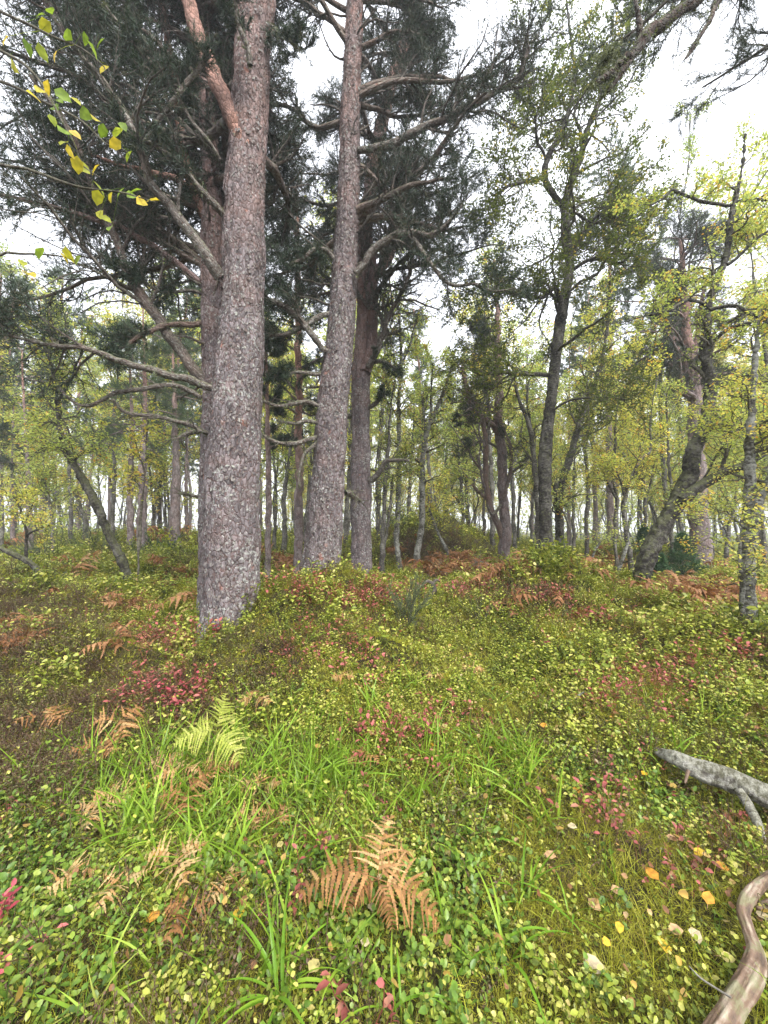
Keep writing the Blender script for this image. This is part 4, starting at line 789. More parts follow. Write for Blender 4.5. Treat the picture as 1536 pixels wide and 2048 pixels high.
# the wood beyond, one mass
def far_wood():
    tw, n = MB(), 420
    az = rng.uniform(-1.0, 1.0, n); r = rng.uniform(44, 90, n); x, y = np.sin(az) * r, np.cos(az) * r; z = gz(x, y)
    h = rng.uniform(9, 16, n); t = np.linspace(0, 1, 6)
    P = np.stack([x[:, None] + rng.normal(size=(n, 6)) * .4, y[:, None] + rng.normal(size=(n, 6)) * .2, z[:, None] - .5 + h[:, None] * t], -1)
    Rt = rng.uniform(.05, .13, n)[:, None] * (1 - .7 * t); tubes_batch(tw, P, Rt, k=5)
    m = 130; rI = np.repeat(np.arange(n), m); u = rng.uniform(.02, 1.05, n * m); 
    c = np.stack([x[rI], y[rI], z[rI] + h[rI] * u], 1) + rng.normal(size=(n * m, 3)) * np.array([1.3, 1.3, .5])
    lf = MB(); leaves(lf, c, np.full(n * m, .36), a=np.clip(rng.beta(2, 2, n * m) + rng.normal(size=n)[rI] * .25, 0, 1))
    q = 45000; a2 = rng.uniform(-1., 1., q); r2_ = rng.uniform(24, 75, q); h2 = rng.beta(1.2, 2.2, q) * 2.6 * np.clip(.3 + vnoise(np.sin(a2) * r2_ * .3, np.cos(a2) * r2_ * .3, s=61), 0, 1.2)
    x2, y2 = np.sin(a2) * r2_, np.cos(a2) * r2_; leaves(lf, np.stack([x2, y2, gz(x2, y2) + h2 + .05], 1), np.full(q, .2), a=rng.beta(1.5, 2.5, q))
    nv = tw.n; tw.add(np.concatenate(lf.V), np.concatenate(lf.T), None, np.concatenate(lf.A))
    o = tw.build('distant_wood', [M['birch_grey'], leafmat('distant_leaves', [(0, (.24, .31, .12)), (.5, (.36, .42, .16)), (1, (.55, .50, .18))], trans=.5, spots=False)]); me = o.data
    li = np.empty(len(me.polygons) , np.int32); ls = np.array([p.vertices[0] for p in me.polygons]); li[:] = (ls >= nv).astype(np.int32); me.polygons.foreach_set('material_index', li)
    tag(o, 'hazy mass of distant birch wood closing the view behind all the trees', 'woodland', kind='stuff')
far_wood()

# ------------------------------------------------------------------ ground cover: scattered small plants (stuff)
def lf_shape(mb, base, d, up, L, W, a=0., fold=.12, curl=.1):
    """a leaf of 6 faces: pointed oval folded along the midrib"""
    d = d / np.linalg.norm(d); s = np.cross(d, up); s /= np.linalg.norm(s); u = np.cross(s, d)
    p = lambda t, w, h: base + d * L * t + s * W * w + u * L * h
    V = [p(0, 0, 0), p(.3, .5, fold * .8), p(.7, .42, fold * .5 - curl * .3), p(1, 0, -curl), p(.7, -.42, fold * .5 - curl * .3), p(.3, -.5, fold * .8), p(.35, 0, 0), p(.7, 0, -curl * .35)]
    T = [(0, 1, 6), (0, 6, 5), (1, 2, 7), (1, 7, 6), (6, 7, 4), (6, 4, 5), (2, 3, 7), (7, 3, 4)]
    mb.add(V, T, None, a)
def proto(name, mb, mat):                       # source shape of a scattered plant, lives only inside the cover
    me = mb.mesh(name, mat); return bpy.data.objects.new(name, me)
def mb_sprig(seed, nl=18, h=.15, ll=.021, lw=.6, spread=.5, stems=3):
    r = np.random.default_rng(seed); mb = MB()
    for s in range(stems):
        d = np.array([r.normal() * spread, r.normal() * spread, 1.]); d /= np.linalg.norm(d); p = np.array([r.normal() * .01, r.normal() * .01, -.02]); pts = [p.copy()]; k = nl // stems
        for q in range(k):
            dd = nrm(d + r.normal(size=3) * .25); d = nrm(d * .8 + dd * .2); p = p + dd * h / k * (.8 + .4 * r.random()); pts.append(p.copy())
            if q < k * .25: continue
            a = q * 2.4 + r.random(); ld = np.array([math.cos(a), math.sin(a), .25 + .3 * r.normal()]); lf_shape(mb, p, ld, np.array([r.normal() * .3, r.normal() * .3, 1.]), ll * (.7 + .6 * r.random()), ll * lw, a=float(np.clip(r.random(), 0, 1)))
        pts = np.array(pts); tube(mb, pts, np.full(len(pts), .0011), k=3, warm=.15, cap=False)
    return mb
def mb_blades(seed, n, h, w, arc=.8, rad=.02, seg=3, spread=.5):
    r = np.random.default_rng(seed); mb = MB()
    for b in range(n):
        a = r.random() * 6.28; d = np.array([math.cos(a) * spread * r.random(), math.sin(a) * spread * r.random(), 1.]); d = nrm(d); hh = h * (.5 + .7 * r.random())
        p = np.array([r.normal() * rad, r.normal() * rad, -.01]); s = nrm(np.cross(d, [math.cos(a + r.normal() * .6), math.sin(a + r.normal() * .6), 0.])); V = []; ac = arc * r.random() * 1.6
        for q in range(seg + 1):
            ww = w * (1 - (q / seg) ** 1.5) + 1e-5; V += [p - s * ww, p + s * ww]; d = nrm(d + np.array([math.cos(a), math.sin(a), -.25]) * ac / seg); p = p + d * hh / seg
        Q = [(2 * q, 2 * q + 1, 2 * q + 3, 2 * q + 2) for q in range(seg)]; mb.add(V, None, Q, float(r.random()))
    return mb
def mb_litter(seed, L=.035, n=1):
    r = np.random.default_rng(seed); mb = MB()
    for q in range(n):
        a = r.random() * 6.28; lf_shape(mb, np.array([r.normal() * .02 * (n > 1), r.normal() * .02 * (n > 1), .004]), np.array([math.cos(a), math.sin(a), r.normal() * .25]), np.array([r.normal() * .3, r.normal() * .3, 1.]), L * (.7 + .5 * r.random()), L * .68, a=float(r.random()), fold=.1 * r.random(), curl=.25 * r.normal())
    return mb
def frond(mb, base, d, up, L, npair=11, wid=.55, droop=.35, pin=9, a0=.5, jit=.08, r=None, tri=.9, cup=0., detail=True, bare=.12):
    """a divided fern blade: rachis, pinna pairs, each cut into small lobes"""
    r = r or rng; d = nrm(np.asarray(d, float)); up = np.asarray(up, float); p = np.asarray(base, float).copy(); pts = [p.copy()]; dirs = [d]
    n = npair + 2; drv = np.array([0, 0, -1.])
    for q in range(n):
        d = nrm(d + drv * droop / n * (.5 + q / n) + r.normal(size=3) * jit * .25); p = p + d * L / n; pts.append(p.copy()); dirs.append(d)
    pts = np.array(pts); tube(mb, pts, np.linspace(.0022, .0006, len(pts)) * (L / .4 + .3), k=3, warm=a0 * .8, cap=False)
    for q in range(1, n):
        t = q / n
        if t < bare: continue
        tb = (t - bare) / (1 - bare); prof = (1 - tb) ** tri * min(1, .75 + tb * 3) ; Lp = L * wid * prof * (.85 + .3 * r.random())
        if Lp < L * .02: continue
        dq = dirs[q]; s = nrm(np.cross(dq, up)); u = np.cross(s, dq)
        for sd in (-1, 1):
            if r.random() < .04: continue
            e = nrm(s * sd + dq * (.35 + .1 * r.normal()) + u * (cup + r.normal() * jit * 2)); b = pts[q].copy(); m = max(3, int(pin * prof + 2)); ps = [b.copy()]; ee = e
            for j in range(m): ee = nrm(ee + drv * droop * .5 / m + r.normal(size=3) * jit * .3); b = b + ee * Lp / m; ps.append(b.copy())
            uu = nrm(np.cross(np.cross(ee, u), ee)) if False else u
            V, T = [], []
            for j in range(m):
                c = ps[j]; g = nrm(ps[j + 1] - ps[j]); sv = nrm(np.cross(g, uu)); tj = j / m; lw = min(Lp * .26, L / n * .5) * (1 - .75 * tj) * (.8 + .35 * r.random()); bw = Lp / m * .46
                for s2 in (-1, 1):
                    tip = c + g * bw * 1.6 + sv * s2 * lw + drv * lw * .25 * r.random() + uu * lw * r.normal() * .12; k = len(V)
                    V += [c - g * bw * .15, c + g * bw * 2.0, tip, c + sv * s2 * lw * .6 - g * bw * .1 + uu * lw * .08]; T += [(k, k + 1, k + 3), (k + 1, k + 2, k + 3)]
            k = len(V); V += [ps[-1] - sv * bw * .5, ps[-1] + sv * bw * .5, ps[-1] + g * bw * 2.5]; T.append((k, k + 1, k + 2))
            mb.add(V, T, None, float(np.clip(a0 + r.normal() * .18, 0, 1)))
    return pts

PX = dict(
    moss=leafmat('moss_blades', [(0, (.07, .045, .02)), (.2, (.17, .13, .03)), (.45, (.29, .29, .03)), (.78, (.48, .50, .05)), (1, (.52, .40, .13))], trans=.3, inst=.65, spots=False, k=.86),
    bil=leafmat('bilberry_leaves', [(0, (.06, .05, .02)), (.12, (.08, .11, .03)), (.34, (.22, .29, .04)), (.6, (.42, .48, .07)), (.88, (.68, .64, .20)), (1, (.50, .38, .16))], trans=.35, rough=.35, inst=.4, spec=.35, k=.86),
    bilg=leafmat('bilberry_leaves_green', [(0, (.06, .05, .02)), (.1, (.07, .13, .03)), (.4, (.15, .27, .04)), (.75, (.32, .44, .07)), (1, (.52, .52, .15))], trans=.35, rough=.35, inst=.4, spec=.35, k=.86),
    red=leafmat('red_bilberry_leaves', [(0, (.14, .07, .045)), (.3, (.34, .10, .09)), (.65, (.52, .16, .16)), (.9, (.60, .33, .22)), (1, (.45, .38, .15))], trans=.35, rough=.45, inst=.3, k=.86),
    dark=leafmat('heather_leaves', [(0, (.09, .055, .04)), (.35, (.16, .10, .065)), (.6, (.13, .13, .055)), (.85, (.24, .25, .11)), (1, (.42, .40, .2))], trans=.2, rough=.45, inst=.5, k=.86),
    grass=leafmat('grass_blades', [(0, (.18, .14, .05)), (.18, (.13, .20, .025)), (.5, (.21, .36, .035)), (.85, (.36, .52, .06)), (1, (.50, .48, .15))], trans=.4, rough=.32, inst=.4, spots=False, k=.86),
    litter=leafmat('fallen_leaves', [(0, (.16, .07, .035)), (.3, (.34, .18, .09)), (.5, (.50, .34, .08)), (.7, (.58, .38, .22)), (.85, (.62, .52, .32)), (1, (.55, .33, .05))], trans=.25, inst=.5, k=.86),
    brack=leafmat('withered_bracken', [(0, (.16, .07, .025)), (.4, (.31, .155, .06)), (.75, (.44, .25, .105)), (1, (.55, .39, .19))], trans=.25, rough=.6, inst=.0, k=.86),
    bracki=leafmat('withered_bracken_patch', [(0, (.17, .08, .035)), (.4, (.32, .15, .07)), (.75, (.44, .24, .12)), (1, (.52, .36, .2))], trans=.25, rough=.6, inst=.5, k=.86),
    fern=leafmat('yellow_green_fern', [(0, (.22, .28, .04)), (.5, (.42, .48, .09)), (1, (.60, .60, .20))], trans=.4, k=.86),
    blade=leafmat('woodrush_blades', [(0, (.11, .22, .02)), (.5, (.19, .36, .03)), (.85, (.32, .47, .05)), (1, (.45, .42, .10))], trans=.4, rough=.28, spots=False, k=.86),
)
def scatter(name, label, cat, pts, scl, tone, protos_, tilt=.25):
    me = bpy.data.meshes.new(name); n = len(pts); me.vertices.add(n); me.vertices.foreach_set('co', pts.astype(np.float32).ravel())
    rot = np.stack([rng.normal(size=n) * tilt, rng.normal(size=n) * tilt, rng.random(n) * 6.283], 1)
    for nm, ty, key, v in (('scl', 'FLOAT', 'value', scl), ('tone', 'FLOAT', 'value', tone), ('rot', 'FLOAT_VECTOR', 'vector', rot.ravel())):
        a = me.attributes.new(nm, ty, 'POINT'); a.data.foreach_set(key, np.asarray(v, np.float32))
    ix = me.attributes.new('idx', 'INT', 'POINT'); ix.data.foreach_set('value', rng.integers(0, len(protos_), n).astype(np.int32))
    o = bpy.data.objects.new(name, me); COL.objects.link(o)
    ng = bpy.data.node_groups.new(name + '_scatter', 'GeometryNodeTree'); ng.interface.new_socket('Geometry', in_out='INPUT', socket_type='NodeSocketGeometry'); ng.interface.new_socket('Geometry', in_out='OUTPUT', socket_type='NodeSocketGeometry')
    N, K = ng.nodes.new, ng.links.new
    gi, go = N('NodeGroupInput'), N('NodeGroupOutput'); ip = N('GeometryNodeInstanceOnPoints'); jn = N('GeometryNodeJoinGeometry')
    for p in protos_:
        oi = N('GeometryNodeObjectInfo'); oi.inputs['As Instance'].default_value = True; oi.inputs['Object'].default_value = p; K(oi.outputs['Geometry'], jn.inputs[0])
    def na(nm, ty):
        q = N('GeometryNodeInputNamedAttribute'); q.data_type = ty; q.inputs['Name'].default_value = nm; return q.outputs['Attribute']
    K(gi.outputs[0], ip.inputs['Points']); K(jn.outputs[0], ip.inputs['Instance']); ip.inputs['Pick Instance'].default_value = True
    K(na('idx', 'INT'), ip.inputs['Instance Index']); K(na('scl', 'FLOAT'), ip.inputs['Scale'])
    er = N('FunctionNodeEulerToRotation'); K(na('rot', 'FLOAT_VECTOR'), er.inputs[0]); K(er.outputs[0], ip.inputs['Rotation'])
    K(ip.outputs[0], go.inputs[0]); md = o.modifiers.new('scatter', 'NODES'); md.node_group = ng
    tag(o, label, cat, kind='stuff'); return o
BANDS = [(.2, 1.2), (1.2, 2.0), (2.0, 3.2), (3.2, 5), (5, 8), (8, 13), (13, 22), (22, 40)]
def cands(dens):
    out, sc = [], []
    for (a, b), (d, s) in zip(BANDS, dens):
        if d <= 0: continue
        w = 1.15 * b + 1.6; n = int(2 * w * (b - a) * d); y = rng.uniform(a, b, n); x = rng.uniform(-w, w, n); k = np.abs(x) < 1.15 * y + 1.6; out.append(np.stack([x[k], y[k]], 1)); sc.append(np.full(k.sum(), s))
    xy = np.concatenate(out); sc = np.concatenate(sc); z = gz(xy[:, 0], xy[:, 1]); P = np.column_stack([xy, z]); px, py = topx(P); return P, sc, px, py
def blob(px, py, lst):
    """zones measured on the photograph: (px, py, rx, ry, strength)"""
    v = np.zeros_like(px)
    for (a, b, rx, ry, s) in lst: v = np.maximum(v, s * np.exp(-(((px - a) / rx) ** 2 + ((py - b) / ry) ** 2) ** 1.5))
    return v
def keep(P, sc, px, py, prob, tone, jit=.3):
    k = rng.random(len(P)) < prob; s = sc[k] * (1 + jit * rng.normal(size=k.sum())).clip(.4, 1.8); t_ = tone[k] if hasattr(tone, '__len__') else np.full(k.sum(), tone); return P[k], s, np.clip(t_ + rng.normal(size=k.sum()) * .2, 0, 1)
fn = lambda P, f, s: vnoise(P[:, 0] * f, P[:, 1] * f, s=s)
# zones
Z_GRASS = [(330, 1590, 230, 110, 1), (600, 1560, 220, 110, 1), (520, 1680, 260, 70, .7), (850, 1570, 200, 90, .75), (1000, 1560, 90, 90, .5), (560, 1980, 130, 110, .5), (150, 1560, 120, 60, .5)]
Z_GREENBIL = [(90, 1850, 240, 260, 1), (250, 1720, 200, 80, .6), (880, 1780, 130, 130, .9), (500, 1800, 330, 130, .7), (880, 1940, 150, 150, .8), (700, 1920, 200, 100, .6), (1350, 1610, 70, 50, .8), (1180, 1560, 120, 60, .4)]
Z_DARK = [(60, 1480, 260, 130, 1), (0, 1230, 130, 60, .9), (60, 1320, 200, 60, .6), (300, 1410, 150, 60, .7), (520, 1340, 90, 60, .5), (440, 1900, 130, 90, .35), (130, 1240, 90, 50, .6), (1060, 1190, 90, 22, .7), (860, 1100, 110, 40, .8), (1300, 1140, 60, 20, .4)]
Z_MOSS = [(1250, 1800, 260, 200, .75), (560, 1930, 140, 70, .6), (1400, 1700, 200, 120, .5), (1000, 2000, 120, 60, .5), (200, 1990, 60, 60, .3)]
Z_RED = [(345, 1395, 85, 55, .9), (690, 1200, 130, 28, .8), (600, 1190, 60, 20, .9), (790, 1470, 70, 40, .7), (1210, 1640, 50, 40, .35), (1090, 1200, 60, 18, .6), (1450, 1310, 80, 30, .6), (1160, 1240, 80, 22, .5), (350, 1280, 70, 25, .6), (1240, 1600, 80, 50, .2), (1350, 1740, 120, 60, .25), (640, 1330, 120, 60, .3), (940, 1190, 60, 15, .5), (1300, 1380, 150, 60, .3), (840, 1440, 60, 30, .4)]
Z_BRACK = [(1340, 1192, 55, 14, 1), (1440, 1203, 70, 14, 1), (1400, 1240, 60, 22, .7), (1530, 1218, 40, 14, 1), (1510, 1438, 30, 14, .9), (255, 1212, 35, 12, 1), (50, 1270, 40, 18, 1), (10, 1285, 30, 14, 1),
           (970, 1150, 50, 10, .8), (870, 1150, 40, 9, .7), (1160, 1138, 50, 8, 1), (905, 1130, 40, 10, .8), (1270, 1142, 60, 8, .8), (585, 1135, 30, 8, .9), (350, 1142, 30, 7, .5), (400, 1175, 20, 6, .4), (150, 1145, 16, 6, .5), (1050, 1138, 30, 8, .7), (1360, 1125, 40, 8, .6), (300, 1078, 20, 6, .6), (530, 1120, 12, 14, .5)]
# moss
P, sc, px, py = cands([(2600, .8), (2400, .9), (1500, 1.1), (700, 1.5), (220, 2.4), (50, 4), (16, 7), (4, 11)])
tone = .6 + .35 * fn(P, 1.3, 11) + .2 * fn(P, 4, 12) - .35 * blob(px, py, Z_DARK)
scatter('moss_cover', 'yellow green moss and fine sedge carpeting the ground between the plants', 'moss', *keep(P, sc, px, py, .7 * (1 - .55 * blob(px, py, Z_GREENBIL)) * (1 - .5 * blob(px, py, Z_DARK)), tone),
        [proto('moss_tuft', mb_blades(20 + i, 46, .030, .0011, 1.2, .022, 2, 1.1), PX['moss']) for i in range(4)])
# bilberry
dn = [(750, .95), (750, 1.), (750, 1.1), (520, 1.3), (230, 1.8), (60, 2.7), (18, 4), (4, 6)]
P, sc, px, py = cands(dn)
E = []
for k in SPECS:
    if k['hero'] and k['name'] != 'fallen_birch':
        r0 = k['trunk'][0][0][2] * k['trunk'][1] / 2 / FPX; n = int(260 * r0 / .3) + 60; a = rng.random(n) * 6.283; r = r0 * (.95 + .9 * rng.random(n) ** 1.4)
        E.append(np.column_stack([k['base'][0] + np.cos(a) * r, k['base'][1] + np.sin(a) * r, a * 0]))
E = np.concatenate(E); E[:, 2] = gz(E[:, 0], E[:, 1]); P = np.vstack([P, E]); sc = np.append(sc, rng.uniform(1.3, 2.4, len(E))); px, py = topx(P)
nz = .5 + .5 * fn(P, 1.7, 21) + .35 * fn(P, .6, 22)
sc = sc * (1 + .95 * np.clip(fn(P, 1.5, 77) + .15, 0, 1) * np.clip((P[:, 1] - 1.6) / 1.2, 0, 1))
zg = blob(px, py, Z_GREENBIL); zgr = blob(px, py, Z_GRASS); zd = blob(px, py, Z_DARK)
tone = .62 + .3 * fn(P, 2.2, 23) + .15 * fn(P, 7, 24)
scatter('bilberry_cover', 'low bilberry with small yellow green leaves covering the forest floor', 'bilberry', *keep(P, sc, px, py, np.clip(.25 + .75 * nz, .1, 1) * (1 - .7 * zg) * (1 - .5 * zgr) * (1 - .55 * zd) * 1.15 * (1 - blob(px, py, Z_MOSS)) * (1 - .9 * blob(px, py, Z_BRACK)), tone),
        [proto('bilberry_sprig', mb_sprig(40 + i, 20, .085, .015, .62), PX['bil']) for i in range(4)])
P, sc, px, py = cands([(800, 1.0), (700, 1.0), (500, 1.0), (0, 1), (0, 1), (0, 1), (0, 1), (0, 1)]); zg = blob(px, py, Z_GREENBIL)
scatter('green_bilberry_patches', 'fresh green larger-leaved bilberry patches in the lower left and round the withered fern', 'bilberry', *keep(P, sc, px, py, zg * .95 + .05, .5 + .35 * fn(P, 2.5, 25) + .15 * fn(P, 6, 31)),
        [proto('green_bilberry_sprig', mb_sprig(60 + i, 16, .085, .021, .66), PX['bilg']) for i in range(4)])
# red leaves
P, sc, px, py = cands([(650, 1.1), (650, 1.1), (550, 1.1), (350, 1.3), (190, 1.7), (40, 2.6), (0, 1), (0, 1)])
rz = blob(px, py, Z_RED); sp_ = np.clip(fn(P, 2.6, 26) * 1.6 - .75, 0, 1) * .5 * (px > 500)
scatter('red_bilberry_patches', 'crimson and pink autumn-coloured bilberry patches on the floor', 'bilberry', *keep(P, sc, px, py, np.clip(rz * 1.1 + sp_ * .7, 0, 1) * .75, .5 + .5 * fn(P, 5, 27)),
        [proto('red_bilberry_sprig', mb_sprig(80 + i, 14, .12, .022, .6), PX['red']) for i in range(3)])
# heather and lingonberry
P, sc, px, py = cands([(800, .9), (800, .9), (800, 1), (550, 1.2), (280, 1.6), (80, 2.6), (20, 4), (0, 1)])
dz = blob(px, py, Z_DARK); bd = np.clip(.1 + fn(P, 1.1, 28) * .9, 0, 1) * .2
scatter('heather_cover', 'dark brownish heather and lingonberry on the left bank and hummocks', 'heather', *keep(P, sc, px, py, np.clip(dz + bd, 0, 1), .45 + .4 * fn(P, 3, 29)),
        [proto('heather_sprig', mb_sprig(100 + i, 40, .14, .010, .55, .6, 5), PX['dark']) for i in range(3)])
# grass
P, sc, px, py = cands([(80, .9), (160, 1.0), (200, .95), (20, .8), (3, 1), (0, 2), (0, 1), (0, 1)])
gzn = blob(px, py, Z_GRASS); bd = .03 + .05 * np.clip(fn(P, 1.3, 30), 0, 1)
scatter('grass_cover', 'bright green arching grass growing in a band across the foreground', 'grass', *keep(P, sc, px, py, np.clip(gzn + bd, 0, 1), .55 + .3 * fn(P, 3, 31)),
        [proto('grass_tuft', mb_blades(120 + i, 9, .24, .0044, 1.3, .025, 6, .6), PX['grass']) for i in range(5)])
# fine dry sedge
P, sc, px, py = cands([(450, 1), (380, 1), (220, 1), (70, 1.1), (0, 2), (0, 2), (0, 1), (0, 1)])
scatter('fine_sedge', 'thin olive and straw coloured grass stems threaded through the moss', 'grass', *keep(P, sc, px, py, np.clip(.5 + .5 * fn(P, 1.6, 32) + .3 * (px > 1000), 0, 1) * (1 - .6 * blob(px, py, Z_GREENBIL)), .25 + .3 * fn(P, 3, 33)),
        [proto('sedge_tuft', mb_blades(140 + i, 16, .13, .0009, 1.1, .02, 4, .9), PX['moss']) for i in range(3)])
# litter
P, sc, px, py = cands([(150, 1), (130, 1), (90, 1.), (55, 1.1), (14, 1.5), (3, 2.5), (0, 1), (0, 1)]); P[:, 2] += .03 + .05 * rng.random(len(P))
scatter('leaf_litter', 'small fallen leaves, brown, tan and yellow, strewn over moss and bilberry', 'fallen leaves', *keep(P, sc, px, py, .55 + .4 * fn(P, 2, 34) + .1 * (px > 800), rng.random(len(P))),
        [proto('litter_leaf', mb_litter(160 + i, .027), PX['litter']) for i in range(6)], tilt=.35)
# bracken patches
def mb_brackn(seed, L=.5, n=3):
    r = np.random.default_rng(seed); mb = MB()
    for q in range(n):
        a = r.random() * 6.28; frond(mb, [0, 0, 0], [math.cos(a), math.sin(a), .9], [-math.cos(a), -math.sin(a), 1.], L * (.8 + .4 * r.random()), 9, .42, 2.4, 7, a0=float(r.random()), jit=.3, r=r, tri=.8)
    return mb
P, sc, px, py = cands([(0, 1), (0, 1), (60, .5), (60, .6), (60, .85), (34, 1.15), (10, 1.6), (1.5, 2)])
scatter('bracken_patches', 'orange brown withered bracken patches between the trees', 'bracken', *keep(P, sc, px, py, np.clip(blob(px, py, Z_BRACK) * 1.4 + .05 * np.clip(fn(P, .5, 36) * 2, 0, 1), 0, 1), rng.random(len(P))),
        [proto('bracken_frond', mb_brackn(180 + i), PX['bracki']) for i in range(4)], tilt=.3)


# ------------------------------------------------------------------ dead wood
def woodmat(name, a, b, c, streak=90):
    m, t, N, K = newmat(name); bc = attr(t, 'bc').outputs['Vector']
    mp = N('ShaderNodeMapping'); mp.inputs['Scale'].default_value = (streak, streak, 7); K(bc, mp.inputs[0])
    n1 = N('ShaderNodeTexNoise'); n1.inputs['Scale'].default_value = 1; n1.inputs['Detail'].default_value = 5; K(mp.outputs[0], n1.inputs['Vector'])
    n2 = N('ShaderNodeTexNoise'); n2.inputs['Scale'].default_value = 11; n2.inputs['Detail'].default_value = 4; n2.inputs['Roughness'].default_value = .7; K(bc, n2.inputs['Vector'])
    f = math_(t, 'ADD', math_(t, 'MULTIPLY', n1.outputs[0], .55), math_(t, 'MULTIPLY', n2.outputs[0], .45))
    r = ramp(t, [(.36, a), (.5, b), (.62, c)]); K(f, r.inputs[0])
    g = N('ShaderNodeNewGeometry'); sx = N('ShaderNodeSeparateXYZ'); K(g.outputs['Normal'], sx.inputs[0])
    mr = ramp(t, [(.54, (0, 0, 0)), (.62, (1, 1, 1))]); K(math_(t, 'ADD', n2.outputs[0], math_(t, 'MULTIPLY', sx.outputs[2], .04)), mr.inputs[0])
    col = mix(t, math_(t, 'MULTIPLY', mr.outputs[0], .6), r.outputs[0], (.10, .11, .04))
    p = N('ShaderNodeBsdfPrincipled'); K(col, p.inputs['Base Color']); p.inputs['Roughness'].default_value = .65; p.inputs['Specular IOR Level'].default_value = .35
    bp = N('ShaderNodeBump'); bp.inputs['Strength'].default_value = 1.; bp.inputs['Distance'].default_value = .02; K(f, bp.inputs['Height']); K(bp.outputs[0], p.inputs['Normal'])
    o = N('ShaderNodeOutputMaterial'); K(p.outputs[0], o.inputs[0]); return m
M['grey_wood'] = woodmat('weathered_grey_wood', (.06, .055, .045), (.20, .185, .155), (.36, .34, .30), 60)
M['rot_wood'] = woodmat('rotten_dark_wood', (.025, .02, .017), (.07, .055, .045), (.15, .125, .10))
M['peel_wood'] = woodmat('peeled_brown_wood', (.04, .028, .02), (.14, .09, .06), (.36, .31, .24), 45)
def wood(mb, pts, d0, d1, k=24, amp=.006, n=None, fx=22, fz=9, pts3=None):
    P, W = limb(pts, d0, d1, n) if pts3 is None else pts3
    tube(mb, P, W, k=k, disp=bark_disp(amp, fx, fz, seed=int(rng.integers(99)))); return P, W
M['log_bark'] = birchbark('log_bark', dark=(.085, .075, .06), pale=(.33, .32, .28), amt=.6, moss=.25, scale=1.6)
lg = empty('log', ground(1420, 1600)); tag(lg, 'weathered grey barkless log lying at the right edge with a side branch underneath', 'log')
mb = MB(); wood(mb, [(1306, 1501, 8), (1325, 1508, 24), (1350, 1518, 32), (1400, 1540, 42), (1470, 1563, 52), (1536, 1592, 60), (1620, 1634, 66), (1760, 1700, 70), (1900, 1770, 72)], 2.45, 1.75, 56, .008, 200, fx=30, fz=10); mb.build('stem', M['log_bark'], lg, smooth=True)
mb = MB(); wood(mb, [(1478, 1580, 22), (1496, 1610, 24), (1512, 1640, 22), (1524, 1672, 18), (1536, 1710, 14), (1545, 1760, 8)], 2.05, 1.8, 20, .004, 30); mb.build('side_branch', M['log_bark'], lg, smooth=True)
mb = MB(); wood(mb, [(1378, 1536, 11), (1374, 1550, 9), (1370, 1566, 6)], 2.2, 2.15, 10, .001, 8); mb.build('stub', M['peel_wood'], lg, smooth=True)
mb = MB(); wood(mb, [(1412, 1540, 9), (1409, 1528, 8), (1408, 1520, 5)], 2.2, 2.2, 10, .001, 8); mb.build('stub', M['log_bark'], lg, smooth=True)
cb = empty('curved_branch', ground(1490, 1900)); tag(cb, 'crooked peeled brown branch lying in the bottom right corner', 'branch')
mb = MB(); wood(mb, [(1560, 1740, 12), (1534, 1758, 20), (1505, 1783, 28), (1489, 1820, 26), (1499, 1860, 25), (1513, 1905, 31), (1504, 1950, 40), (1478, 2000, 44), (1446, 2060, 48), (1396, 2130, 44), (1340, 2200, 40)], 1.62, 1.0, 48, .0045, 200, fx=95, fz=5); mb.build('stem', M['peel_wood'], cb, smooth=True)
mb = MB(); wood(mb, [(1498, 1800, 16), (1520, 1812, 20), (1545, 1800, 14), (1580, 1790, 8)], 1.5, 1.5, 14, .002, 16); mb.build('side_twig', M['peel_wood'], cb, smooth=True)
mb = MB(); wood(mb, [(1462, 1995, 7), (1430, 1975, 5), (1400, 1955, 5), (1378, 1932, 3)], 1.12, 1.2, 8, .001, 16); mb.build('side_twig', M['grey_wood'], cb, smooth=True)
lt = empty('lichened_twig', ground(1130, 1415)); tag(lt, 'short white lichen-covered twig lying on the moss right of centre', 'twig')
mb = MB(); g0 = ground(1130, 1410)[1]; wood(mb, [(1100, 1420, 3), (1122, 1412, 9), (1138, 1403, 8), (1152, 1394, 6), (1168, 1384, 3)], g0 - .08, g0 - .04, 8, .002, 20); mb.build('stem', M['birch_pale'], lt, smooth=True)
mb = MB()
for q in range(60):
    u = rng.random(); c = at(1118 + 28 * u, 1413 - 12 * u, g0 - .07) + rng.normal(size=3) * .006; leaves(mb, c[None], [.012], a=np.array([.95]))
mb.build('lichen', leafmat('pale_lichen', [(0, (.5, .53, .46)), (1, (.6, .63, .56))], trans=.1), lt, kind='stuff')
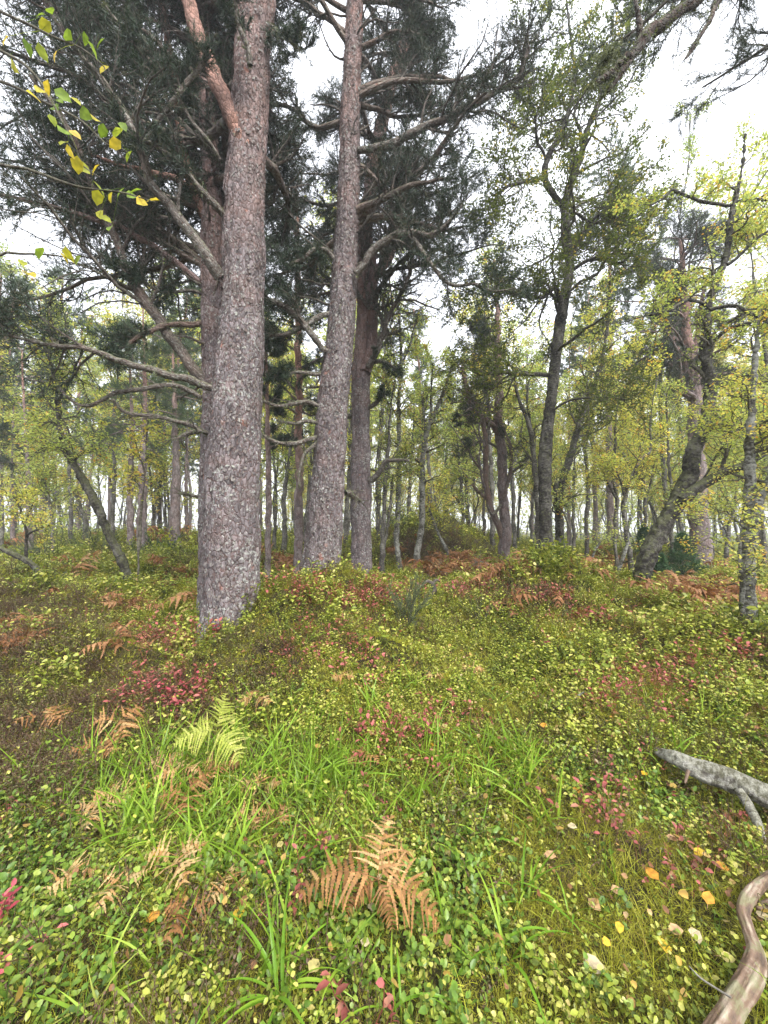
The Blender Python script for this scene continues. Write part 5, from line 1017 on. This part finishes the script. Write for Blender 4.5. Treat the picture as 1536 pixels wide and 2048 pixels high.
# brushwood heap
bh = empty('brushwood_heap', ground(948, 1160)); tag(bh, 'heap of dead grey branches on bracken in front of the twisted pine', 'brushwood')
c0 = np.array(bh.location); r2 = np.random.default_rng(5)
for q in range(22):
    a = r2.random() * 6.28; L = r2.uniform(.4, 1.0); st = c0 + np.array([r2.normal() * .45, r2.normal() * .25, -.03]); d = nrm(np.array([math.cos(a), math.sin(a) * .6, r2.uniform(.15, .9)])); pts = [st]
    for j in range(7): d = nrm(d + r2.normal(size=3) * .28 + np.array([0, 0, -.16])); pts.append(pts[-1] + d * L / 7)
    pts = np.array(pts); pts[:, 2] = np.maximum(pts[:, 2], gz(pts[:, 0], pts[:, 1]) + .01); Pp, Ww = smooth_path(pts, np.linspace(r2.uniform(.01, .022), .004, 8), 18)
    mb = MB(); tube(mb, Pp, Ww, k=7, disp=bark_disp(.003, 30, 12)); P1 = np.stack([resample(Pp, Ww, 14)[0]]); A, B = grow(P1, np.stack([resample(Pp, Ww, 14)[1]]), 5, .2, 1, .15, .4, .9, .1, .3, n=5); tubes_batch(mb, A, np.maximum(B, .003), k=3); mb.build('branch', M['rot_wood'] if q % 2 else M['grey_wood'], bh, smooth=True)
st = empty('root_stump', ground(858, 1188)); tag(st, 'small dark rotten stump with hooked root left of the brushwood heap', 'stump')
yy = st.location[1]
mb = MB(); wood(mb, [(866, 1192, 12), (867, 1180, 10), (863, 1168, 8), (855, 1162, 6), (847, 1166, 5), (844, 1176, 4)], yy, yy - .05, 14, .02, 20); mb.build('stem', M['rot_wood'], st, smooth=True)
mb = MB(); wood(mb, [(864, 1170, 8), (872, 1160, 6), (880, 1163, 4)], yy, yy, 10, .006, 10); mb.build('root', M['rot_wood'], st, smooth=True)
db = empty('dead_branch', ground(1450, 1150)); tag(db, 'black hooked dead branch on the ground right of the large right pine', 'branch'); yy = 8.6
mb = MB(); wood(mb, [(1420, 1136, 6), (1438, 1139, 7), (1452, 1141, 8), (1466, 1150, 9), (1480, 1160, 7), (1500, 1166, 5)], yy, yy - .3, 10, .01, 24); mb.build('stem', M['birch'], db, smooth=True)
mb = MB(); wood(mb, [(1452, 1142, 9), (1449, 1132, 9), (1450, 1122, 7)], yy, yy, 10, .01, 10); mb.build('stub', M['birch'], db, smooth=True)

# ------------------------------------------------------------------ saplings and bushes
M['spruce'] = leafmat('spruce_needles', [(0, (.03, .07, .03)), (1, (.06, .12, .045))], trans=.1, spots=False)
M['broom'] = leafmat('broom_needles', [(0, (.07, .10, .05)), (1, (.14, .17, .08))], trans=.15, spots=False)
def spruce(px, py, Y, h, label):
    b = at(px, py, Y); b[2] = gz(b[0], b[1])[0]; r = empty('spruce_sapling', b); tag(r, label, 'young spruce')
    mb = MB(); tube(mb, np.stack([b + [0, 0, -.1], b + [0, 0, h * .5], b + [0, 0, h]]), np.array([.02, .014, .004]), k=7); mb.build('trunk', M['pine_far'], r)
    tw, nd = MB(), MB(); P0 = np.linspace(b + [0, 0, .1], b + [0, 0, h], 14)[None]; R0 = np.full((1, 14), .012)
    A, B = grow(P0, R0, 60, 0, 1, h * .42, h * .5, 1.35, .1, .06, n=7, shrink=.93); tubes_batch(tw, A, B, k=3); A2, B2 = grow(A, B, 9, .1, 1, h * .1, h * .14, .8, .05, .08, n=3, shrink=.6)
    for S in (A, A2):
        for f in np.linspace(.1, S.shape[1] - 1.01, 7 if S is A else 3): i = int(f); needles(nd, S[:, i] * (1 - f + i) + S[:, i + 1] * (f - i), nrm(S[:, i + 1] - S[:, i]), nn=6, L=.05, w=.005, spread=.8)
    tw.build('twigs', M['pine_far'], r, kind='stuff'); nd.build('needles', M['spruce'], r, kind='stuff')
spruce(1366, 1160, 7.6, .95, 'taller of two young spruces, between the leaning birch and the large pine')
spruce(1322, 1158, 7.2, .55, 'small low young spruce right behind the leaning birch')
spruce(1290, 1140, 11, .8, 'young spruce half hidden behind the foot of the leaning birch')
def bush(name, label, cat, px, py, Y, h, w, n, mat, seed, up=.8, nl=0, leafm=None):
    b = at(px, py, Y); b[2] = gz(b[0], b[1])[0]; r = empty(name, b); tag(r, label, cat); g = np.random.default_rng(seed); tw, nd = MB(), MB(); P = np.zeros((n, 10, 3)); P[:, 0] = b + np.array([0, 0, -.05])
    d = nrm(np.column_stack([g.normal(size=n) * w / h * .6, g.normal(size=n) * w / h * .6, np.full(n, 1.)])); L = h * g.uniform(.6, 1.15, n)
    for q in range(1, 10): d = nrm(d + g.normal(size=d.shape) * .1); P[:, q] = P[:, q - 1] + d * (L / 9)[:, None]
    R0 = np.full((n, 10), .003) * h * 2 * np.linspace(1, .4, 10); tubes_batch(tw, P, R0, k=4); A, B = grow(P, R0, 8, .25, 1, h * .25, h * .4, .5, .25, .12, n=5); tubes_batch(tw, A, np.maximum(B, .0012), k=3)
    tw.build('stems', M['twig'], r, kind='stuff')
    if mat:
        for S in (A,):
            for f in np.linspace(.1, 3.9, 7): i = int(f); needles(nd, S[:, i] * (1 - f + i) + S[:, i + 1] * (f - i), nrm(S[:, i + 1] - S[:, i]), nn=5, L=.03 * max(1, h * 1.3), w=.0018 * max(1, Y / 4), spread=.6)
        nd.build('foliage', mat, r, kind='stuff')
    if leafm:
        t = g.random((len(A), nl)) * 3.99; i = t.astype(int); u = (t - i)[..., None]; rI = np.arange(len(A))[:, None]; ps = (A[rI, i] * (1 - u) + A[rI, i + 1] * u).reshape(-1, 3); leaves(nd, ps, np.full(len(ps), .03)); nd.build('leaves', leafm, r, kind='stuff')
bush('broom_bush', 'wispy grey green broom-like bush just below the third front pine', 'bush', 812, 1262, 4.4, .62, .45, 16, M['broom'], 1)
bush('bare_shrub', 'thin bare reddish stems standing in the heath right of the wispy bush', 'shrub', 962, 1262, 4.5, .45, .2, 7, None, 2)
bush('juniper_bush', 'round dark juniper bush on the left slope by the far grey pine', 'bush', 318, 1118, 11, 1.0, 1.3, 26, M['spruce'], 3)
bush('juniper_bush', 'low wide juniper behind the left-leaning birch', 'bush', 190, 1120, 11, .9, 1.8, 30, M['broom'], 4)
bush('juniper_bush', 'pale green juniper on the left bank above the half-fallen birch', 'bush', 90, 1118, 10, 1.0, 1.3, 26, M['broom'], 5)
bush('juniper_bush', 'dark spreading bush on the crest of the mossy mound', 'bush', 800, 1078, 13.2, .7, 1.8, 26, M['spruce'], 6)
bush('leafy_sapling', 'yellow-leaved little sapling behind the thin young pine', 'young tree', 548, 1150, 7.5, .8, .3, 6, None, 7, nl=4, leafm=M['birch_leaf'])

# ------------------------------------------------------------------ trees standing outside the frame whose boughs hang into it
def side_pine():
    b = np.array([4.3, 2.6, float(gz(4.3, 2.6)[0])]); r = empty('overhanging_pine', b); tag(r, 'pine beyond the right edge, dark mossy bough hanging into the top right corner', 'pine tree')
    mb = MB(); P, W = smooth_path(np.array([b + [0, 0, -.3], b + [0, 0, 3], b + [.1, .1, 6.5], b + [.1, 0, 9]]), np.array([.24, .2, .16, .1]), 120); tube(mb, P, W, k=48, warm=np.clip((P[:, 2] - 4) / 3, 0, .6), disp=bark_disp(.01, 26, 9, .2)); mb.build('trunk', M['pine'], r, smooth=True)
    tw, nd, li = MB(), MB(), MB()
    s1 = b + np.array([.05, .05, 6.3])
    def bough(p3, w3, n=60):
        P, W = smooth_path(np.array(p3), np.array(w3), n); P = P + rng.normal(size=P.shape) * W[:, None] * .22; m_ = MB(); tube(m_, P, W, k=14, disp=bark_disp(.008, 40, 20)); m_.build('branch', M['limb_silhouette'], r, smooth=True); return P, W
    M_L = M['limb_silhouette']
    B1, W1 = bough([s1, at(1600, -200, 2.75), at(1470, -70, 2.6), at(1393, 0, 2.5), at(1308, 58, 2.45), at(1278, 88, 2.4), at(1250, 128, 2.4), at(1228, 165, 2.4), at(1206, 195, 2.4)], [.08, .055, .042, .034, .037, .034, .026, .016, .006])
    B2, W2 = bough([at(1258, 112, 2.4), at(1235, 135, 2.38), at(1205, 158, 2.36), at(1176, 178, 2.35)], [.022, .024, .018, .005], 30)
    B3, W3 = bough([at(1284, 84, 2.42), at(1278, 50, 2.4), at(1272, 0, 2.4), at(1268, -60, 2.4)], [.016, .014, .012, .006], 30)
    B4, W4 = bough([at(1540, -130, 2.65), at(1440, -10, 2.5), at(1422, 35, 2.45), at(1400, 72, 2.4), at(1380, 105, 2.4), at(1361, 131, 2.4)], [.03, .016, .014, .014, .012, .007], 40)
    for (P, W, n) in ((B1[25:], W1[25:], 260), (B2, W2, 120), (B4, W4, 60)):
        i = rng.integers(0, len(P), n); ps = P[i] + rng.normal(size=(n, 3)) * W[i][:, None] * .7; needles(li, ps, np.tile([0., 0, -1], (n, 1)) + rng.normal(size=(n, 3)) * .5, nn=5, L=.03, w=.004, spread=1.1)
    c = at(1216, 116, 2.4); n = 160; needles(li, c + rng.normal(size=(n, 3)) * np.array([.045, .03, .016]), rng.normal(size=(n, 3)), nn=5, L=.025, w=.003)
    li.build('moss_tufts', M['beard'], r, kind='stuff')
    LP, LR = [], []
    for (z, az, L) in [(6.6, 2.0, 2.3), (7.2, 1.8, 2.5), (7.9, 2.2, 2.2), (6.2, 1.6, 2.4), (7.4, .6, 2.2), (6.5, 5.0, 2.2), (8.0, 4.0, 2)]:
        p = b + np.array([.1, 0, z]); d = nrm(np.array([math.cos(az), math.sin(az), .1])); q = [p]
        for j in range(13): d = nrm(d + rng.normal(size=3) * .1); q.append(q[-1] + d * L / 13)
        LP.append(q); LR.append(np.linspace(.04, .01, 14))
    LP, LR = np.array(LP), np.array(LR); tubes_batch(tw, LP, LR, k=6); A, B = grow(LP, LR, 14, .3, 1, .7, 1.2, .7, 0, .2, n=7); tubes_batch(tw, A, B, k=3); A2, B2_ = grow(A, B, 7, .2, 1, .25, .5, .7, .05, .2, n=4); tubes_batch(tw, A2, B2_, k=3)
    for f in np.linspace(.2, 2.9, 6): i = int(f); needles(nd, A2[:, i] * (1 - f + i) + A2[:, i + 1] * (f - i), nrm(A2[:, i + 1] - A2[:, i]), nn=8, L=.075, w=.003)
    tw.build('twigs', M['pine_limb'], r, kind='stuff'); nd.build('needles', M['needle'], r, kind='stuff')
side_pine()
def side_birch():
    b = np.array([-2.6, 1.35, float(gz(-2.6, 1.35)[0])]); r = empty('overhanging_birch', b); tag(r, 'birch beyond the left edge whose thin twigs with yellow leaves hang in the upper left', 'birch tree')
    mb = MB(); P, W = smooth_path(np.array([b + [0, 0, -.3], b + [-.05, 0, 1.8], b + [.05, 0, 3.6], b + [-.1, .1, 6]]), np.array([.09, .075, .06, .03]), 80); tube(mb, P, W, k=30, disp=bark_disp(.008, 22, 26, .2)); mb.build('trunk', M['birch'], r, smooth=True)
    hub = b + np.array([.03, 0, 3.5])
    TW = [([(-90, -60), (-20, 10), (60, 50), (110, 75), (160, 95), (205, 130), (213, 150)], 1.18, [(10, 80, .8), (90, 52, .6), (85, 105, .4), (110, 112, .9), (100, 20, .2), (208, 138, .75), (200, 85, .2), (170, 78, .2), (55, 95, .1), (80, 30, .2), (135, 70, .25), (186, 100, .3)]),
          ([(-90, 40), (-20, 90), (50, 130), (95, 185), (120, 235), (150, 290), (165, 330), (200, 355)], 1.22, [(28, 132, .6), (80, 180, .7), (58, 95, .3), (95, 175, .85), (68, 192, .75), (125, 190, .3), (110, 215, .2), (150, 200, .6), (130, 262, .3), (150, 268, .9), (140, 303, .8), (155, 330, .7), (165, 335, .5), (190, 338, .8), (127, 285, .5), (105, 240, .4)]),
          ([(-90, 130), (20, 170), (90, 205), (160, 240), (215, 290), (250, 300), (262, 320)], 1.3, [(188, 235, .7), (235, 265, .4), (257, 312, .35), (230, 288, .8), (170, 228, .3), (205, 262, .2), (120, 200, .3), (246, 252, .2)]),
          ([(-60, 300), (60, 340), (150, 372), (200, 380), (245, 385), (290, 398), (312, 405)], 1.3, [(200, 378, .4), (222, 392, .7), (240, 385, .3), (262, 390, .3), (283, 403, .85), (305, 400, .8), (195, 395, .6), (200, 428, .6), (210, 437, .5), (220, 455, .3), (270, 382, .3)]),
          ([(-60, 480), (20, 505), (70, 508), (120, 512), (148, 520)], 1.3, [(138, 510, .6), (45, 525, .5), (60, 548, .8), (80, 505, .3), (128, 515, .8), (155, 520, .35)])]
    lm = leafmat('hanging_birch_leaves', [(0, (.10, .18, .03)), (.3, (.20, .30, .05)), (.6, (.42, .42, .06)), (.85, (.62, .48, .07)), (1, (.6, .42, .2))], trans=.5)
    for pts, Y, lv in TW:
        P = np.array([at(a, c, Y) for a, c in pts]); P = np.vstack([hub + rng.normal(size=3) * .05, (hub + P[0]) / 2 + [0, 0, .1], P]); Pp, Ww = smooth_path(P, np.linspace(.007, .0012, len(P)), 60)
        mb = MB(); tube(mb, Pp, Ww, k=6); t = mb.build('hanging_twig', M['twig'], r, smooth=True)
        for (a, c, y) in lv:
            p = at(a, c, Y + rng.normal() * .03); j = int(np.argmin(np.linalg.norm(Pp - p, axis=1))); s = Pp[j]; mb = MB(); an = rng.random() * 6.28
            d = nrm(np.array([rng.normal() * .7, rng.normal() * .5, -.5])); up = nrm(np.array([rng.normal() * .6, -.7, .7 + .4 * rng.normal()])); L = .042 * (.8 + .5 * rng.random())
            st_ = p - d * L * .5; lf_shape(mb, st_, d, up, L, L * .72, y, .12, .15); tube(mb, np.stack([s, (s + st_) / 2 + [0, 0, .004], st_]), np.array([.0008, .0006, .0006]), k=3, warm=y * .5)
            mb.build('leaf', lm, t, origin=np.array(r.location))
side_birch()

# ------------------------------------------------------------------ ferns
def fern(name, label, cat, hub, fr, mat, seed, foot=None, pin=9, npair=12):
    r = np.random.default_rng(seed); root = empty(name, foot); tag(root, label, cat)
    m_ = MB(); f0 = np.array(foot); mid = (f0 + hub) / 2 + np.array([.01, -.01, .01]); tube(m_, smooth_path(np.array([f0 + [0, 0, -.03], mid, hub]), np.array([.0028, .0024, .0018]), 12)[0], np.linspace(.003, .0018, 12), k=6, warm=.4); m_.build('stalk', mat, root)
    for (e, wid, droop, a0, up, tri) in fr:
        e = np.array(e); d = e - hub; L = np.linalg.norm(d); dd = nrm(d); dd = nrm(dd + np.array([0, 0, droop * .33])); m_ = MB()
        frond(m_, hub, dd, up, L * 1.06, npair, wid, droop * 1.6, pin, a0, .16, r, tri); m_.build('frond', mat, root)
ff = ground(432, 1535); hub = at(432, 1462, ff[1] - .12)
fern('yellow_fern', 'yellow green lady fern with three spreading fronds below the crimson leaves', 'fern', hub, [(at(447, 1386, ff[1] - .05), .55, .15, .5, (0, -.8, .6), .8), (at(346, 1470, ff[1] - .2), .55, .7, .5, (0, -.7, .7), .8), (at(476, 1512, ff[1] - .25), .62, .7, .6, (0, -.7, .7), .8), (at(372, 1440, ff[1] - .05), .35, .4, .3, (0, -.7, .7), .8)], PX['fern'], 3, ff, 10, 13)
ff = ground(752, 1850); Yf = ff[1]; hub = at(756, 1758, Yf - .07)
fern('withered_fern', 'large coppery withered bracken fern spreading over bilberry in the lower centre', 'fern', hub,
     [(at(768, 1625, Yf + .10), .50, .5, .7, (0, -.5, .85), .8), (at(585, 1755, Yf - .02), .36, 1.0, .5, (.1, -.4, .9), .75), (at(885, 1850, Yf - .06), .42, 1.1, .55, (0, -.4, .9), .7), (at(795, 1862, Yf - .12), .34, .9, .4, (0, -.5, .85), .8), (at(838, 1680, Yf + .05), .34, .6, .6, (0, -.5, .85), .8), (at(672, 1822, Yf - .1), .3, 1.0, .3, (0, -.5, .85), .8)], PX['brack'], 4, ff, 11, 13)
W_ = [(200, 1625, 60, 'pale tan withered fern sprig at the left end of the grass band', .95), (235, 1595, 50, 'pinkish tan fern sprig just right of the leftmost tan one', .85), (330, 1530, 50, 'light tan fern sprig under the yellow green fern', 1.), (365, 1545, 55, 'tan fern sprig among grass right below the yellow fern', .9),
      (440, 1535, 55, 'dull brown broad fern sprig just below the right frond of the yellow fern', .7), (370, 1595, 80, 'rusty brown long fern sprig across the middle of the grass band', .35), (530, 1575, 55, 'tan fern sprig rising in the grass right of the yellow fern', .9), (495, 1635, 48, 'small tan fern sprig in the middle grass', .85),
      (350, 1720, 85, 'large pale tan fern sprig with an orange leaf beside it', 1.), (155, 1750, 55, 'tan fern sprig among the green bilberry on the left', .9), (240, 1775, 65, 'creamy tan fern sprig among the green bilberry, right of the other', 1.), (465, 1775, 50, 'small tan fern sprig left of the large withered fern', .85),
      (375, 1835, 75, 'crumpled rusty fern sprig over dark litter, lower left', .3), (555, 1630, 45, 'slight brown fern sprig near the small dark red leaves', .7), (510, 1400, 45, 'tan fern sprig at the dark hollow under the front mound', .8), (235, 1450, 75, 'orange brown bracken frond on the dark left bank', .5),
      (80, 1440, 60, 'orange bracken tuft at the left edge of the dark bank', .6), (720, 1520, 45, 'brown fern sprig at the far side of the grass band', .5), (940, 1340, 30, 'small pale fern sprig in the heath, centre right', .95), (690, 1360, 30, 'small tan fern sprig on the front mound', .8),
      (190, 1500, 60, 'brown trailing bracken frond on the dark bank below the orange one', .5), (870, 1355, 28, 'tiny tan fern sprig in the middle of the heath', .8)]
for i, (px_, py_, w_, lab, a0) in enumerate(W_):
    g = ground(px_, py_ + w_ * .45); r_ = np.random.default_rng(300 + i); S = w_ * g[1] / FPX; root = empty('fern_sprig', g); tag(root, lab, 'withered fern', 'withered fern sprigs scattered through the foreground')
    h = g + np.array([0, 0, S * .5]); az = r_.uniform(-2.6, -.5); m_ = MB(); tube(m_, np.stack([g + [0, 0, -.02], h]), np.array([.0016, .0012]), k=4, warm=a0); m_.build('stalk', PX['brack'], root)
    for q, (da, LL) in enumerate(((0, 1.05), (1.9, .75), (-1.9, .75))):
        a = az + da + r_.normal() * .2; d = np.array([math.cos(a), math.sin(a) * .7, .45]); m_ = MB(); frond(m_, h, d, (0, -.5, .85), S * LL, 7, .55, 1.2, 3, a0 + r_.normal() * .05, .2, r_, .8, bare=.2); m_.build('frond', PX['brack'], root)

# ------------------------------------------------------------------ woodrush tufts: each blade a mesh of its own
BL = []
for i in range(7):
    r_ = np.random.default_rng(500 + i); mb = MB(); p = np.array([0, 0, -.01]); d = np.array([.25 + .2 * r_.random(), 0, 1.]); w = .0062 + .002 * r_.random(); n = 11; V = []; L = .30; arc = [.9, 2.0, 3.0, 3.8, 2.5, 3.3, 1.5][i]
    for q in range(n + 1):
        t = q / n; ww = .72 * w * min(1, .55 + t * 2) * (1 - t ** 3) + 2e-4; dn = nrm(d); u = np.array([-dn[2], 0, dn[0]]); s = np.array([0, 1, 0]) * math.cos(t * .7 * (i % 3 - 1)) + u * math.sin(t * .7 * (i % 3 - 1)); V += [p - s * ww - u * ww * -.35, p, p + s * ww + u * ww * .35]
        d = nrm(d + np.array([1, r_.normal() * .12, -.9 * t * 1.4]) * arc / n); p = p + d * L / n
    Q = [(3 * q + a, 3 * q + a + 1, 3 * q + a + 4, 3 * q + a + 3) for q in range(n) for a in (0, 1)]; mb.add(V, None, Q, float(.25 + .1 * i)); BL.append(mb.mesh('blade', PX['blade'], True))
TU = [(560, 2010, 1.05, 17, 'largest clump of broad grass blades at the bottom edge, left of centre'), (1008, 1915, 1.0, 10, 'broad-bladed grass tuft at the bottom right of the withered fern'), (1045, 1800, .95, 11, 'arching grass tuft above the broad-bladed one, right of the withered fern'),
      (965, 1690, .75, 8, 'small arching grass tuft upper right of the withered fern'), (925, 1745, .55, 6, 'little grass tuft just right of the withered fern'), (1130, 1830, .75, 7, 'low sprawling grass tuft right of the arching one'), (970, 1545, .8, 12, 'yellow green grass tuft in the centre right, farthest of the right tufts'),
      (1020, 1590, .65, 9, 'grass tuft just below the farthest right tuft'), (800, 1610, .75, 10, 'neat grass tuft at centre, right end of the grass band'), (325, 1700, .85, 10, 'bright tall grass tuft left of centre with broad blades'), (470, 1640, .7, 9, 'grass tuft in the middle of the grass band'),
      (590, 1590, .75, 10, 'dense grass tuft in the band, below the front mound'), (690, 1570, .7, 9, 'grass tuft right of the dense one in the band'), (380, 1540, .7, 9, 'grass tuft directly under the yellow green fern'), (250, 1600, .7, 8, 'grass tuft at the left end of the band'), (530, 1520, .6, 8, 'grass tuft beside the dark hollow'),
      (790, 2040, .9, 5, 'few long grass blades at the bottom edge, centre'), (935, 2060, .9, 4, 'upright grass blades at the bottom edge right of centre'), (430, 1660, .6, 8, 'grass tuft between two tan fern sprigs, left of centre'), (880, 1530, .55, 8, 'small grass tuft between the neat and the farthest tuft'), (640, 1700, .55, 7, 'thin grass tuft left above the withered fern')]
for i, (px_, py_, s_, n_, lab) in enumerate(TU):
    g = ground(px_, min(py_, 2047)) if py_ < 2048 else ground(px_, 2047) + np.array([0, -.04, 0]); root = empty('grass_tuft', g); tag(root, lab, 'grass tuft', 'broad-bladed grass tufts of the foreground'); r_ = np.random.default_rng(700 + i); a0_ = r_.random() * 6.28
    for q in range(n_):
        o = bpy.data.objects.new('blade', BL[int(r_.integers(0, 7))]); COL.objects.link(o); o.parent = root; o.location = (r_.normal() * .012, r_.normal() * .012, 0); o.rotation_euler = (r_.normal() * .12, r_.normal() * .12, a0_ + q * 2.4 + r_.normal() * .3); k_ = s_ * r_.uniform(.6, 1.1); o.scale = (k_, max(.75, k_), k_)

# ------------------------------------------------------------------ single fallen leaves and crimson sprigs
LC = {'pale': (.50, .42, .28), 'yellow': (.66, .45, .05), 'orange': (.58, .28, .05), 'tan': (.5, .32, .18), 'straw': (.48, .42, .17), 'gold': (.6, .36, .03)}
LM = {k: leafmat('leaf_' + k, [(0, tuple(c * .8 for c in v)), (1, v)], trans=.2, rough=.4) for k, v in LC.items()}
FL = [(1190, 1958, 34, 'pale', 'largest pale round leaf near the bottom, right of centre'), (1393, 1897, 24, 'pale', 'cream oval leaf left of the crooked branch'), (1328, 1912, 28, 'yellow', 'bright yellow pointed leaf between two pale ones, lower right'), (1418, 1822, 24, 'orange', 'golden orange leaf beside the bend of the crooked branch'),
      (1305, 1765, 24, 'orange', 'brown orange leaf above the yellow ones, lower right'), (1353, 1882, 22, 'tan', 'tan leaf next to the cream oval one'), (1457, 1946, 22, 'straw', 'straw leaf just left of the crooked branch'), (1240, 1880, 18, 'yellow', 'small yellow leaf at the edge of brown litter'), (1213, 1908, 17, 'yellow', 'small yellow leaf below the one at the brown litter'),
      (1177, 1948, 20, 'straw', 'upright straw leaf behind the largest pale leaf'), (743, 1838, 20, 'pale', 'pale speckled leaf hanging under the withered fern'), (305, 1857, 28, 'orange', 'tan orange speckled leaf on dark litter, lower left'), (1400, 1718, 18, 'yellow', 'yellow leaf right of the small red plants'), (1525, 1855, 20, 'pale', 'pale leaf at the right edge beside the crooked branch'),
      (1195, 1533, 12, 'pale', 'tiny white round leaf above the red sprigs, right'), (868, 1496, 13, 'gold', 'small golden leaf among moss in the centre'), (628, 1962, 28, 'straw', 'curled straw leaf among the bottom grass clump'), (478, 1850, 24, 'yellow', 'narrow yellow leaf left below the withered fern'), (315, 1722, 28, 'gold', 'golden brown leaf touching the large tan fern sprig'),
      (290, 1583, 20, 'gold', 'golden leaf in the left part of the grass band'), (168, 1668, 16, 'pale', 'pale narrow leaf above the left bilberry patch'), (1153, 1590, 16, 'orange', 'round orange tuft-like leaf right of centre'), (1100, 1726, 20, 'tan', 'tan leaf right of the arching grass tuft'), (1234, 1803, 18, 'tan', 'curled tan leaf between the grass and the yellow leaf'),
      (1145, 1668, 16, 'pale', 'pale leaf above the arching grass'), (978, 1576, 14, 'pale', 'pale round leaf at the foot of the farthest right tuft'), (1445, 1752, 20, 'orange', 'orange leaf above the crooked branch'), (1190, 1830, 22, 'tan', 'long tan leaf on brown litter right of the grass'), (1088, 1458, 14, 'orange', 'small orange leaf on moss far right of centre'), (1112, 1468, 13, 'straw', 'small straw leaf beside the small orange one'),
      (560, 1706, 16, 'straw', 'straw leaf in the grass above the withered fern'), (730, 1910, 16, 'pale', 'small pale round leaf below the withered fern'), (1345, 1690, 16, 'tan', 'tan leaf below the log'), (1290, 1560, 13, 'gold', 'gold leaf left of the log tip'), (890, 1460, 12, 'straw', 'tiny straw leaf in the centre heath'), (30, 1508, 14, 'gold', 'golden leaf on the dark left bank')]
for i, (px_, py_, w_, c_, lab) in enumerate(FL):
    g = ground(px_, py_ + 10); r_ = np.random.default_rng(900 + i); L = w_ * 1.15 * g[1] / FPX; root = empty('fallen_leaf', g + np.array([0, 0, .05])); tag(root, lab, 'fallen leaf', 'single fallen birch leaves in the foreground')
    a = r_.random() * 6.28; d = np.array([math.cos(a), math.sin(a), .15 * r_.normal()]); up = nrm(np.array([r_.normal() * .25, -.35, 1.])); c = np.array(root.location); mb = MB(); lf_shape(mb, c - d * L / 2, d, up, L, L * .72, float(r_.random()), .1, .12 * r_.normal()); mb.build('leaf_blade', LM[c_], root)
    mb = MB(); tube(mb, np.stack([c - d * L * .5, c - d * L * .85 + [0, 0, -.004]]), np.array([.001, .0007]), k=4, warm=.2); mb.build('leaf_stalk', LM['tan'], root)
crim = leafmat('crimson_leaves', [(0, (.30, .05, .07)), (.5, (.52, .09, .14)), (1, (.62, .20, .20))], trans=.35)
rb2 = [mb_sprig(970 + i, 16, .10, .022, .55, .6).mesh('red_leaves', PX['red']) for i in range(4)]
rb = [mb_sprig(950 + i, 24, .13, .034, .55, .6) .mesh('red_leaves', crim) for i in range(4)]
RS = [(300, 1375, 'tallest crimson bilberry sprig left of the yellow fern'), (325, 1392, 'crimson sprig in the middle of the crimson patch'), (345, 1410, 'crimson sprig at the lower end of the crimson patch'), (385, 1375, 'crimson sprig at the right end of the crimson patch'), (365, 1395, 'crimson sprig just above the yellow fern'), (435, 1262, 'bright red sprig against the foot of the thickest pine'),
      (605, 1705, 'dark red sprig in the grass above the withered fern'), (645, 1700, 'mauve red sprig right of the dark red one'), (20, 1950, 'large pink sprig in the lower left corner'), (5, 1860, 'pink leaves at the left edge above the corner'), (10, 1640, 'red sprig at the left edge beside green bilberry'), (178, 1455, 'small red sprig on the dark bank'),
      (785, 1470, 'crimson sprig in the centre heath'), (835, 1475, 'pinkish sprig right of the crimson centre one'), (1185, 1635, 'crimson sprig in the heath right of centre'), (1230, 1660, 'crimson sprig below right of the other heath sprig'), (1275, 1720, 'dull red sprig above the yellow leaves on the right'), (1470, 1655, 'red sprig below the log at the right edge'), (1240, 1580, 'pale pink sprig left of the log tip')]
for i, (px_, py_, lab) in enumerate(RS):
    g = ground(px_, py_ + 18); o = bpy.data.objects.new('red_bilberry', (rb if i < 6 or 8 <= i <= 9 else rb2)[i % 4]); COL.objects.link(o); o.location = g + np.array([0, 0, .05]); tag(o, lab, 'bilberry sprig', 'crimson bilberry sprigs'); s_ = (1.1 if g[1] > 1.6 else .9); o.scale = (s_,) * 3; o.rotation_euler = (0, 0, rng.random() * 6.28)

# ------------------------------------------------------------------ misty air
HZ = MB(); x0, x1, y0, y1, z0_, z1_ = -130, 130, -12, 125, -8, 20
V = [(x, y, z) for z in (z0_, z1_) for y in (y0, y1) for x in (x0, x1)]
HZ.add(V, None, [(0, 2, 3, 1), (4, 5, 7, 6), (0, 1, 5, 4), (2, 6, 7, 3), (0, 4, 6, 2), (1, 3, 7, 5)])
hm, ht, HN, HK = newmat('misty_air'); pv = HN('ShaderNodeVolumePrincipled'); pv.inputs['Color'].default_value = (.93, .95, 1., 1); pv.inputs['Density'].default_value = .0027; pv.inputs['Anisotropy'].default_value = .2
ho = HN('ShaderNodeOutputMaterial'); HK(pv.outputs[0], ho.inputs['Volume'])
hz = HZ.build('haze', hm); tag(hz, 'thin damp mist hanging between the trees of the whole wood', 'mist', kind='stuff')
